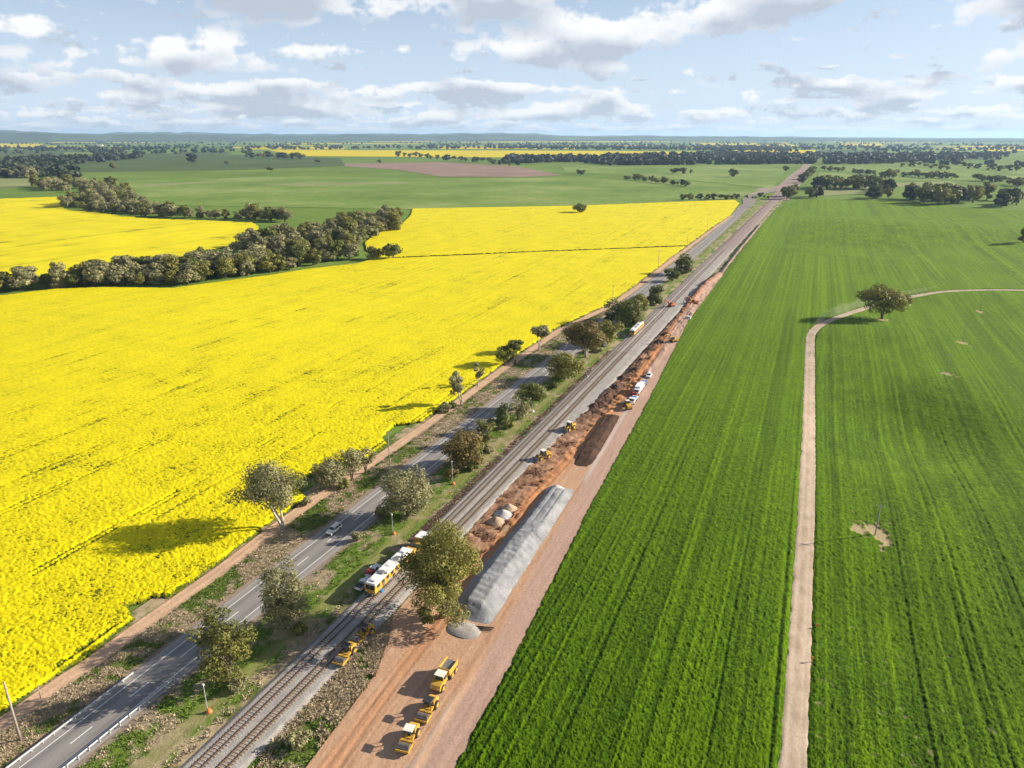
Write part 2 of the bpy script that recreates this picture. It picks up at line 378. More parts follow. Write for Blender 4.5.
M_DULL = m_ground('dull_pasture', [(0.3, (0.055, 0.09, 0.030)), (0.5, (0.08, 0.12, 0.040)), (0.7, (0.11, 0.15, 0.05))], 0.003, 0.03)
far_fields = [
 ('far_canola_field', M_FCAN, .5, [(268, 150), (520, 150.5), (700, 151.5), (760, 156), (640, 158), (520, 157.5), (300, 156)]),
 ('far_canola_field', M_FCAN, .5, [(734, 149), (816, 150), (812, 155.5), (736, 153.5)]),
 ('far_canola_field', M_FCAN, .5, [(686, 142), (785, 142.6), (790, 144.3), (700, 145.2)]),
 ('far_canola_field', M_FCAN, .5, [(370, 139.6), (436, 139.2), (432, 142.0), (372, 141.8)]),
 ('far_canola_field', M_FCAN, .5, [(-120, 143.2), (42, 143.6), (44, 147), (-120, 147.4)]),
 ('far_canola_field', M_FCAN, .5, [(840, 143.6), (880, 143.4), (884, 145.8), (846, 146.0)]),
 ('far_canola_field', M_FCAN, .5, [(936, 146.0), (1060, 145.6), (1100, 148.6), (942, 149.6)]),
 ('far_canola_field', M_FCAN, .5, [(540, 140.4), (650, 140.8), (690, 142.0), (560, 142.0)]),
 ('far_canola_field', M_FCAN, .5, [(757, 143.2), (783, 143.4), (800, 146.3), (757, 146.3)]),
 ('fallow_field', M_FALLOW, .4, [(345, 163.5), (438, 162.2), (515, 166), (563, 175.3), (520, 177), (440, 176.5), (400, 170), (345, 166)]),
 ('lush_pasture', M_LUSH, .3, [(120, 181), (300, 176), (440, 178.5), (560, 178), (700, 182), (760, 190), (735, 199), (580, 206), (410, 209), (150, 205)]),
 ('dull_pasture', M_DULL, .2, [(-300, 150), (80, 150), (340, 158), (345, 166), (240, 170), (100, 172), (-300, 168)]),
 ('stubble_strip', M_STUB, .35, [(260, 184), (400, 181.5), (410, 183.5), (300, 186)]),
 ('stubble_strip', M_STUB, .35, [(140, 184.5), (215, 181), (217, 182.2), (150, 186.5)]),
 ('stubble_strip', M_STUB, .35, [(-150, 178), (58, 178.5), (30, 187), (-150, 190)]),
 ('lush_pasture', M_LUSH, .3, [(560, 165), (790, 164), (772, 188), (640, 176), (566, 172)]),
 ('lush_pasture', M_LUSH, .3, [(822, 165), (1100, 163), (1100, 178), (815, 182)]),
 ('stubble_strip', M_STUB, .35, [(885, 183), (950, 181), (962, 186), (890, 187)]),
 ('dull_pasture', M_DULL, .2, [(820, 150), (1000, 151), (1000, 160), (826, 160)]),
 ('lush_pasture', M_LUSH, .3, [(880, 150.5), (1010, 149.8), (1020, 153.5), (890, 154.5)]),
 ('stubble_strip', M_STUB, .4, [(820, 187), (868, 186), (870, 193), (822, 196)]),
]
_r = random.Random(5)
for _ in range(95):
    v0 = 139.0 + 13.5 * _r.random() ** 1.3; u0 = _r.uniform(-150, 1180); w_ = _r.uniform(30, 150); t_ = (v0 - 136) * _r.uniform(.05, .13); k_ = _r.random(); sk = _r.uniform(-12, 12)
    if 250 < u0 + w_ and u0 < 830 and v0 > 148.5: continue
    nm_, m__ = (('far_canola_field', M_FCAN) if k_ < .30 else ('lush_pasture', M_LUSH) if k_ < .72 else ('stubble_strip', M_STUB) if k_ < .85 else ('dull_pasture', M_DULL))
    far_fields.append((nm_, m__, .6 + .4 * _ / 95, [(u0, v0), (u0 + w_, v0 + _r.uniform(-.05, .05)), (u0 + w_ + sk, v0 + t_), (u0 + sk, v0 + t_)]))
for nm, m_, z_, pp in far_fields: poly_sheet(nm, [flat(u, v, z_) for u, v in pp], z_, m_)

def build_hills():
    M_H = m_ground('hill_cover', [(0.34, (0.020, 0.034, 0.016)), (0.46, (0.045, 0.07, 0.026)), (0.56, (0.075, 0.11, 0.04)), (0.64, (0.16, 0.20, 0.06)), (0.70, (0.42, 0.34, 0.03))], 0.0009, 0.006)
    def bump(a, c, w): return np.exp(-((a - c) / w) ** 2)
    for d, k, seed in ((18000, .9, 9), (26000, 1.1, 13)):
        a = np.radians(np.arange(-60, 60, 0.12)); u = 512 + FPX * np.tan(a)
        # skyline in pixels above the flat horizon, as the photo shows along its width
        prof = 4.2 * bump(u, 40, 190) + 2.2 * bump(u, 250, 90) + 3.6 * bump(u, 400, 75) + 3.4 * bump(u, 500, 60) + 1.4 * bump(u, 620, 60) + 1.2 * bump(u, 720, 100) - 0.6
        H = np.maximum(100 * k * 0.9 + k * d / FPX * (prof * (0.55 + 0.9 * fbm(u / 60 + seed, u * 0 + seed, 4, seed)) - 0.7), 3)
        rr = np.array([-0.16, -0.1, -0.05, 0.0, 0.06, 0.14]) * d + d; hh = np.array([0, .35, .8, 1, .75, 0])
        A, RR = np.meshgrid(a, rr, indexing='ij'); HH = H[:, None] * hh[None, :] * (0.8 + 0.4 * fbm(A * 60, RR / 900, 3, seed))
        V = np.stack([RR * np.sin(A), RR * np.cos(A), HH - 1.0], -1).reshape(-1, 3)
        tag(obj('hills', np_mesh('hills', V, grid_faces(len(a), len(rr))[:, ::-1]), M_H), kind='structure')
build_hills()

# ------------------------------------------------------------------ crops
def crop(name, poly, holes_lines, mtl, label, da, k, height, mode, rlim=(60, 1600), cat=None):
    P = np.array(poly); az = np.arctan2(P[:, 0], P[:, 1]); rr = np.hypot(P[:, 0], P[:, 1])
    a = np.arange(max(az.min(), -1.25) - da, min(az.max(), 1.25) + da, da)
    r = np.exp(np.arange(math.log(max(rlim[0], 40)), math.log(min(rr.max() * 1.01, rlim[1])), k))
    A, RR = np.meshgrid(a, r, indexing='ij')
    jx = (RNG.random(A.shape) - .5) * da * .7; jr = (RNG.random(A.shape) - .5) * k * .7
    A = A + jx; RR = RR * (1 + jr); X = RR * np.sin(A); Y = RR * np.cos(A)
    wob = (fbm(X * .6, Y * .6, 2, 5) - .5) * 0.9
    ins = inside(X, Y, poly); d = seg_dist(X, Y, poly, True)
    d = np.where(ins, d, -d) + wob
    bare = np.zeros_like(X)
    for line, w in holes_lines: d = np.minimum(d, seg_dist(X, Y, line) - w + wob * .6)
    s, n = sn(X, Y); px = RR / FPX
    if mode == 'canola':
        det = 1 - sm(150, 420, RR)
        b = .72 * fbm(X * 2.3, Y * 2.3, 2, 21, .9) + .28 * fbm(X * .16, Y * .16, 3, 31)
        bloom = .47 + (b - .5) * (.7 + 1.0 * det)
        tl = np.abs(((n + 1.6 * (fbm(s / 60, n / 90, 2, 77) - .5)) % 36.0) - 18.0)        # tramlines
        trk = np.maximum(1 - sm(.2, .5 + .0005 * RR, np.abs(tl - .95)), 0) * (0.15 + .85 * (fbm(s / 25, n / 25, 3, 61) > .43))
        st = fbm(s / 70, n / 1.7, 3, 51)       # thin patches strung along the sowing direction
        thin = sm(.60, .78, st) * sm(.42, .62, fbm(X / 40, Y / 40, 3, 71))
        bloom = bloom - (.10 + .28 * det) * trk - .20 * thin + .10
        z = height * (.80 + .22 * (b - .5) * (1 + .9 * det)) - .35 * height * trk * det - .12 * height * thin
        rn = RNG.random(X.shape) - .5; z = z + .17 * rn * det; bloom = bloom + (.14 + .26 * det) * rn
        bloom = np.where(d < 1.3, bloom * sm(-.4, 1.6, d) + .06, bloom)
    elif mode == 'canola_far':
        b = fbm(X * .05, Y * .05, 4, 21); st = fbm(s / 200, n / 9, 3, 52)
        bloom = .62 + (b - .5) * .5 - .25 * sm(.58, .75, st); z = height * (.8 + .4 * (b - .5))
    else:
        row = fbm(s / 300, n / 0.62, 2, 81, .7); b = fbm(X * 1.4, Y * 1.4, 3, 82, .6)
        wheel = np.abs(((n + .8 * (fbm(s / 300, n / 200, 2, 78) - .5)) % 12.0) - 6.0)
        trk = (1 - sm(.12, .36 + .0004 * RR, np.abs(wheel - 1.0))) * (.35 + .65 * (fbm(s / 200, n / 12, 2, 91) > .5))
        gap = sm(.62, .80, fbm(s / 700, n / .9, 2, 95)) * .8
        bloom = .62 + (row - .5) * .7 + (b - .5) * .5 - .22 * trk - .24 * gap
        z = height * (.7 + .5 * (b - .5) + .5 * (row - .5)) - height * .30 * trk - height * .15 * gap
        rn = RNG.random(X.shape) - .5; nr = 1 - sm(130, 520, RR); z = z + height * .62 * rn * nr; bloom = bloom + (.12 + .42 * nr) * rn
        for (u, v, q) in BARE:
            c = G(u, v); dd = np.hypot(X - c.x, (Y - c.y) * .62) / q * (1 + 1.9 * (fbm(X * .8, Y * .8, 3, 44) - .5))
            bare = np.maximum(bare, 1 - sm(.75, 1.05, dd))
        bare = np.maximum(bare, .35 * sm(.74, .84, fbm(X * .5, Y * .5, 4, 45)) * (RR < 150) * (n > 12))
        z = z * (1 - bare)
    z = z * sm(-.3, .7, d)
    mask = (d > -.25); mc = mask[:-1, :-1] & mask[1:, :-1] & mask[:-1, 1:] & mask[1:, 1:]
    V = np.stack([X, Y, hgt(X, Y) + z], -1).reshape(-1, 3); F = grid_faces(len(a), len(r), mc)[:, ::-1]
    V, F, bl, ba = compact(V, F, bloom.ravel(), bare.ravel())
    o = obj(name, np_mesh(name, V, F, True, {'bloom': bl, 'bare': ba}), mtl)
    return tag(o, label, cat, None, 'stuff')
gp = lambda L: [tuple(G(u, v)[:2]) for u, v in L]
# near canola paddock: railside edge given along the railway frame, far edges from the photo
canA = [xy(20, -128), xy(59.7, -126.3), xy(69, -125.4), xy(76, -124.6), xy(88.3, -125.6), xy(91, -131), xy(96, -128.5), xy(97.5, -124.9), xy(109, -124.8), xy(120, -125.4), xy(132.6, -126.2), xy(148.5, -126.1), xy(152, -132), xy(160, -134), xy(170, -131), xy(178, -124.3), xy(190, -124), xy(194, -129), xy(206, -131), xy(212, -123.5), xy(233, -123), xy(283, -123), xy(359, -121.5), xy(421, -111.5), xy(481, -109), xy(581, -108.3), xy(827, -104.6), xy(1010, -99)]
canA += gp([(740, 204), (735, 200), (580, 206), (412, 209), (409, 217), (400, 225), (386, 230), (374, 235), (364, 243), (366, 251), (380, 257), (358, 264), (309, 269.5), (266, 276.5), (172, 289), (104, 288), (52, 290), (-10, 298), (-330, 330)]) + [xy(20, -260)]
poleline = gp([(393, 258.5), (467, 255.5), (520, 253), (600, 250), (687, 246.5)])
crop('canola_crop', canA, [(poleline, 1.6)], M_CAN, 'large bright yellow canola crop filling the paddock beside the highway', .0016, .0025, 1.25, 'canola', (70, 1500), 'crop')
canB = gp([(-160, 186), (0, 189.5), (84, 196), (64, 209), (94, 212.5), (150, 219), (253, 222.5), (262, 228), (235, 246), (170, 261), (100, 271), (0, 285), (-200, 300)])
crop('canola_crop', canB, [], M_CAN, 'yellow canola crop at far left between two belts of gum trees', .0032, .006, 1.2, 'canola_far', (250, 1500), 'crop')
# green wheat
road_px = [(786, 900), (790, 820), (793, 768), (800, 640), (806, 520), (809, 420), (810, 345), (812, 333), (822, 324), (850, 313), (880, 304), (900, 299), (940, 292), (985, 290), (1040, 290.5), (1120, 291)]
farm_road = gp(road_px)
BARE = [(859, 529, 2.0), (876, 531, 2.4), (882, 539, 2.2), (883, 320, 2.6), (947, 374, 1.7), (962, 343, 2.0), (980, 312, 1.8)]
whe = [xy(20, -41.5), xy(71.5, -43.3), xy(80.8, -43.7), xy(108, -44.5), xy(172, -48), xy(268, -51.3), xy(401, -57.7), xy(458, -57.4), xy(699, -56.4), xy(1100, -50.5), xy(1150, -45)]
whe += gp([(800, 199.5), (860, 199), (905, 202), (960, 207.5), (1024, 211), (1180, 222)]) + [xy(120, 280), xy(40, 150), xy(20, 60)]
crop('wheat_crop', whe, [(farm_road, 2.3)], M_WHEAT, 'deep green young wheat crop with fine sowing rows covering the right half', .0018, .0028, .42, 'wheat', (60, 1500), 'crop')

# ------------------------------------------------------------------ corridor sheets in the railway frame
def smooth_line(pts, step):
    """Catmull-Rom through (s, n) control points, resampled along s"""
    p = np.array(sorted(pts)); s = np.arange(p[0, 0], p[-1, 0] + step * .5, step); n = np.interp(s, p[:, 0], p[:, 1])
    w = max(1, int(18 / step)); ker = np.ones(2 * w + 1) / (2 * w + 1)
    n2 = np.convolve(np.pad(n, w, mode='reflect', reflect_type='odd'), ker, 'valid'); return s, n2
T1 = [(20, -84.4), (65, -83.4), (96, -82.6), (120, -82.2), (160, -81.4), (200, -81.0), (280, -80.2), (360, -79.3), (430, -78.4), (550, -77), (800, -73), (1200, -66), (1600, -59), (2600, -44), (4400, -20)]
ROADC = [(20, -109), (55, -108), (71, -107.5), (103, -106.9), (124, -106.3), (145, -105.8), (193, -105.3), (229, -104.2), (289, -102.8), (337, -102), (398, -99.6), (516, -98.4), (648, -94.6), (782, -93.3), (1000, -93), (1174, -93.7)]
def n_at(ctrl, s): p = np.array(ctrl); return np.interp(s, p[:, 0], p[:, 1])
S_T1 = smooth_line(T1, 3.0); S_RD = smooth_line(ROADC, 3.0)
t1n = lambda s: np.interp(s, *S_T1); rdn = lambda s: np.interp(s, *S_RD)
trkn = lambda s: n_at([(20, -124.6), (59.7, -123.2), (69, -123.2), (76, -122.6), (88, -122.9), (109, -122.4), (120, -122.8), (132.6, -123.4), (148, -123.4), (178, -121.6), (212, -120.6), (233, -120.6), (283, -120.8), (359, -119), (421, -109), (481, -106.6), (581, -105.8), (827, -102.2), (1010, -97)], s)
fien = lambda s: n_at([(20, -41.5), (71.5, -43.3), (108, -44.5), (172, -48), (268, -51.3), (401, -57.7), (458, -57.4), (699, -56.4), (1100, -50.5), (1200, -47)], s)

def lerp_col(a, b, t): return np.asarray(a)[None, :] * (1 - t[:, None]) + np.asarray(b)[None, :] * t[:, None]
def build_verge():
    ss = np.concatenate([np.arange(20, 260, 1.0), np.arange(260, 600, 3.0), np.arange(600, 1300, 9.0)]); q = np.linspace(0, 1, 130)
    S_, Q = np.meshgrid(ss, q, indexing='ij'); n0 = trkn(ss)[:, None] - 6; n1 = fien(ss)[:, None] + .6; Nn = n0 + (n1 - n0) * Q
    X, Y = xy(S_, Nn); z = .02 + .22 * (fbm(X * .7, Y * .7, 3, 3) - .3)
    rd = np.abs(Nn - rdn(S_)); z = np.where(rd < 6.5, -.06, z * sm(6.3, 8, rd)); t1 = Nn - t1n(S_); z = np.where((t1 > -5) & (t1 < 13), -.05, z)
    tk = np.abs(Nn - trkn(S_)); z = np.where(tk < 3.2, -.05, z)
    z = np.where((Nn > t1n(S_) + 8) & (S_ < 545), -.25, z)
    z = np.where((Nn < trkn(S_) - 1) , z - .1, z)
    dry = np.array((.36, .285, .175)); grn = np.array((.095, .135, .025)); lush = np.array((.115, .185, .022)); brn = np.array((.20, .13, .08))
    f = fbm(X * .16, Y * .16, 4, 8).ravel(); f2 = fbm(X * .5, Y * .5, 3, 9).ravel()
    g = sm(.44, .60, f * .6 + f2 * .4)
    C = lerp_col(dry, grn, g); n_ = Nn.ravel(); s_ = S_.ravel()
    mid = (n_ > rdn(s_) + 5) & (n_ < t1n(s_) - 5)           # green strip between highway and railway
    gm = sm(.36, .52, f * .5 + f2 * .5); Cm = lerp_col(dry * .95, lush, gm)
    pth = np.exp(-((n_ - (t1n(s_) - 8.4)) / 1.5) ** 2) * (.55 + .45 * f2 * 1.6); Cm = Cm * (1 - pth[:, None] * .8) + np.array((.25, .235, .085))[None] * pth[:, None] * .8
    edge = sm(5.2, 3.4, t1n(s_) - n_) * 1.0; Cm = Cm * (1 - edge[:, None]) + brn[None] * edge[:, None]
    C = np.where(mid[:, None], Cm, C)
    rs = sm(7.4, 5.8, np.abs(n_ - rdn(s_))); C = C * (1 - rs[:, None]) + np.array((.27, .21, .155))[None] * rs[:, None]
    V = np.stack([X, Y, z], -1).reshape(-1, 3)
    tag(obj('verge', np_mesh('verge', V, grid_faces(len(ss), len(q))[:, ::-1], True, None, {'Col': C}), M_VERGE), kind='structure')
build_verge()
def strip(name, s_arr, n_c, half, z, mtl, colf, seg=6, kind='structure', zf=None, parent=None):
    q = np.linspace(-1, 1, seg + 1); S_, Q = np.meshgrid(s_arr, q, indexing='ij'); Nn = n_c(s_arr)[:, None] + Q * half
    X, Y = xy(S_, Nn); Z = np.full(X.shape, z) if zf is None else zf(S_, Q, X, Y)
    C = colf(S_.ravel(), Q.ravel(), X.ravel(), Y.ravel())
    o = obj(name, np_mesh(name, np.stack([X, Y, Z], -1).reshape(-1, 3), grid_faces(len(s_arr), seg + 1)[:, ::-1], True, None, {'Col': C}), mtl, parent)
    if not parent: tag(o, kind=kind)
    return o
sA = np.concatenate([np.arange(20, 300, 2.0), np.arange(300, 1175, 8.0)])
def road_col(s, q, x, y):
    base = np.array((.31, .285, .26)); dk = np.array((.185, .172, .162)); f = fbm(x * .25, y * .25, 3, 14)
    t = .35 + .5 * np.exp(-((np.abs(q) - .42) / .14) ** 2) + .5 * (f - .5); t = np.where(np.abs(q) > .80, -.25, t); return lerp_col(base, dk, np.clip(t, 0, 1))
road = strip('highway', sA, rdn, 5.0, .02, M_ROAD, road_col, 20)
def track_col(s, q, x, y):
    f = fbm(x * .4, y * .4, 3, 15); c = lerp_col((.56, .37, .235), (.42, .275, .175), np.clip((f - .4) * 2 + .5 * (np.abs(q) > .8), 0, 1)); return c
strip('farm_track', sA[sA < 1010], trkn, 2.0, .0, M_DIRT, track_col, 10, zf=lambda S_, Q, X, Y: .02 + .05 * fbm(X, Y, 2, 5) - .05 * np.exp(-((np.abs(Q) - .5) / .2) ** 2))
# road paint: a dashed centre line and two edge lines
def line_piece(name, s0, s1, off, w, z=.026):
    n = max(2, int((s1 - s0) / 3) + 1); mb = MB(); P = []
    for s in np.linspace(s0, s1, n):
        for d in (-w / 2, w / 2): P.append((*xy(s, float(rdn(s)) + off + d), z))
    mb.add(P, [(2 * i, 2 * i + 1, 2 * i + 3, 2 * i + 2) for i in range(n - 1)]); return mb.build(name, M_LINE, road)
s_ = 24.0
while s_ < 420: line_piece('centre_dash', s_, s_ + 4.2, 0, .20); s_ += 11.9
for off in (-3.05, 3.05): line_piece('edge_line', 22, 1000, off, .17, .027)
# dirt road through the wheat, draped over the paddock
def drape_road():
    pts = [Vector((x, y, 0)) for x, y in farm_road]; P = []
    for i in range(len(pts) - 1):
        p0, p1, p2, p3 = pts[max(i - 1, 0)], pts[i], pts[i + 1], pts[min(i + 2, len(pts) - 1)]; k = max(2, int((p2 - p1).length / 2))
        for j in range(k):
            t = j / k; P.append(.5 * (2 * p1 + (p2 - p0) * t + (2 * p0 - 5 * p1 + 4 * p2 - p3) * t * t + (3 * p1 - p0 - 3 * p2 + p3) * t ** 3))
    P = np.array([p[:2] for p in P]); T = np.gradient(P, axis=0); T /= np.linalg.norm(T, axis=1)[:, None]; Nn = np.c_[T[:, 1], -T[:, 0]]
    q = np.linspace(-1, 1, 11); wv = 2.35 + .5 * (fbm(np.arange(len(P)) * .11, np.arange(len(P)) * 0, 3, 4) - .5)
    X = P[:, 0, None] + Nn[:, 0, None] * q * wv[:, None]; Y = P[:, 1, None] + Nn[:, 1, None] * q * wv[:, None]
    jg = (fbm(X * .9, Y * .9, 3, 63) - .5) * 1.1 * (np.abs(q) ** 4)[None]; X = X + Nn[:, 0, None] * jg; Y = Y + Nn[:, 1, None] * jg
    rut = np.exp(-((np.abs(q) - .45) / .18) ** 2)[None]
    Z = hgt(X, Y) + .09 - .05 * rut + .03 * fbm(X * 1.2, Y * 1.2, 2, 6) - .12 * (np.abs(q) > .95)[None]
    f = fbm(X * .5, Y * .5, 3, 16).ravel(); C = lerp_col((.50, .39, .285), (.31, .235, .155), np.clip((f - .30) * 1.7 - .45 * np.broadcast_to(rut, X.shape).ravel(), 0, 1))
    tag(obj('dirt_road', np_mesh('dirt_road', np.stack([X, Y, Z], -1).reshape(-1, 3), grid_faces(len(P), 11)[:, ::-1], True, None, {'Col': C}), M_DIRT), kind='structure')
drape_road()
# highway beyond: the kinked detour and the straight run to the horizon
def px_strip(name, pts, w, z, mtl, col):
    P = [Vector((*flat(u, v, z), z)) for u, v in pts]; V = []; C = []
    for i, p in enumerate(P):
        t = (P[min(i + 1, len(P) - 1)] - P[max(i - 1, 0)]).normalized(); nn = Vector((t.y, -t.x, 0)) * w / 2
        V += [p - nn, p + nn]; C += [col, col]
    F = [(2 * i, 2 * i + 1, 2 * i + 3, 2 * i + 2) for i in range(len(P) - 1)]
    return tag(obj(name, np_mesh(name, np.array([list(v) for v in V]), F, True, None, {'Col': np.array(C)}), mtl), kind='structure')
px_strip('highway_detour', [(746, 207), (748.5, 203), (747, 199), (753, 195), (768, 192), (782, 188), (793, 178)], 16, .25, M_ROAD, (.24, .21, .19))
px_strip('far_highway', [(782, 188.5), (793, 177), (804, 168.5), (810, 161), (816, 155)], 26, .3, M_DIRT, (.30, .22, .18))
px_strip('far_earthworks', [(778, 200), (792, 185), (805, 170)], 34, .28, M_DIRT, (.30, .22, .17))
px_strip('far_earthworks', [(742, 196), (765, 190), (782, 186)], 46, .22, M_DIRT, (.30, .24, .17))

# ------------------------------------------------------------------ railway
def ballast_col(s, q, x, y):
    f = fbm(x * .8, y * .8, 3, 18); st = np.clip(.5 + (f - .5) * 1.4, 0, 1); c = lerp_col((.36, .335, .30), (.25, .225, .20), st)
    rust = np.exp(-((np.abs(q * 7 + 3.0) - .72) / .5) ** 2) + .0; return c * (1 - .30 * rust[:, None]) + np.array((.20, .13, .085))[None] * .30 * rust[:, None]
def bz(S_, Q, X, Y):
    side = np.minimum(sm(-1, -.82, Q), sm(1, .82, Q)); return -.02 + .32 * side + .04 * (fbm(X * 2, Y * 2, 2, 3) - .5)
sB = np.concatenate([np.arange(20, 240, 1.0), np.arange(240, 700, 3), np.arange(700, 1700, 12)])
def ball_half(s): return 5.2 + 1.7 * sm(170, 260, s) + .5 * sm(300, 420, s)
def ballast():
    q = np.linspace(-1, 1, 31); S_, Q = np.meshgrid(sB, q, indexing='ij'); hf = ball_half(sB)[:, None]
    Nn = t1n(sB)[:, None] - 3.0 + hf + Q * hf; X, Y = xy(S_, Nn); Z = bz(S_, Q, X, Y); s_, n_, x_, y_ = S_.ravel(), (Nn - t1n(S_)).ravel(), X.ravel(), Y.ravel()
    f = fbm(x_ * .8, y_ * .8, 3, 18); C = lerp_col((.40, .375, .34), (.29, .265, .24), np.clip(.5 + (f - .5) * 1.5, 0, 1))
    for c0 in (0, 3.95):
        k = (np.exp(-((np.abs(n_ - c0) - .72) / .42) ** 2) * .55)[:, None]; C = C * (1 - k) + np.array((.17, .115, .08))[None] * k
    k = (sm(-1.9, -2.4, n_) * .65)[:, None]; C = C * (1 - k) + np.array((.16, .14, .13))[None] * k  # shadow of the left ballast edge, painted into the colour
    pk = (sm(600, 760, s_) * .5)[:, None]; C = C * (1 - pk) + np.array((.24, .14, .12))[None] * pk
    tag(obj('railway_ballast', np_mesh('railway_ballast', np.stack([X, Y, Z], -1).reshape(-1, 3), grid_faces(len(sB), 31)[:, ::-1], True, None, {'Col': C}), M_GRAVEL), kind='structure')
ballast()
def sleeper_mesh():
    mb = MB(); mb.prism([(-.12, 0), (.12, 0), (.09, .16), (-.09, .16)], -1.25, 1.25); return mb
def railway(label, off, s_end, zr, timb, n_parts):
    t = thing('railway_track', label, 'railway track', (*xy(60, float(t1n(60)) + off), .225), 0); o0 = Vector(t.location)
    ss = np.concatenate([np.arange(22, 320, 4.0), np.arange(320, s_end, 12.0)])
    for sd_ in (-.75, .75):
        prof = [(-.07, 0), (.07, 0), (.07, .03), (.018, .04), (.018, .13), (.038, .14), (.038, .175), (-.038, .175), (-.038, .14), (-.018, .13), (-.018, .04), (-.07, .03)]
        V = []; F = []; k = len(prof)
        for s in ss:
            x, y = xy(s, 0); nn = float(t1n(s)) + off + sd_
            for (a, z) in prof: px_, py_ = xy(s, nn + a); V.append((px_ - o0.x, py_ - o0.y, z + .14))
        for i in range(len(ss) - 1):
            for j in range(k): j2 = (j + 1) % k; F.append((i * k + j, (i + 1) * k + j, (i + 1) * k + j2, i * k + j2))
        obj('rail', np_mesh('rail', V, F, False), M_RAIL, t)
    sm_ = sleeper_mesh(); me = sm_.mesh('sleeper'); me.materials.append(M_TIMB if timb else M_SLEEP)
    B = np.array(sm_.v); BF = sm_.f; SV = []; SF = []; cnt = 0
    for s in np.arange(46, 330, .68):
        p = xy(s, float(t1n(s)) + off); jit = random.uniform(-.02, .02)
        a = S_ANG + float((t1n(s + 4) - t1n(s - 4)) / -8.0) + jit
        if cnt < n_parts:
            o = obj('sleeper', me, None, t); o.location = (p[0] - o0.x, p[1] - o0.y, -.02 + random.uniform(-.015, .02)); o.rotation_euler = (0, 0, a); cnt += 1
        else:
            c_, s2 = math.cos(a), math.sin(a); base = len(SV)
            for (x, y, z) in B: SV.append((x * c_ - y * s2 + p[0] - o0.x, x * s2 + y * c_ + p[1] - o0.y, z - .02))
            SF += [tuple(i + base for i in f) for f in BF]
    m = bpy.data.meshes.new('far_sleepers'); m.from_pydata(SV, [], SF); tag(obj('far_sleepers', m, M_TIMB if timb else M_SLEEP, t), kind='stuff')
railway('rusty main railway track carrying the yellow track machines', 0.0, 1500, .3, False, 150)
railway('second railway track with straw coloured sleepers beside the orange earthworks', 3.95, 700, .3, True, 150)

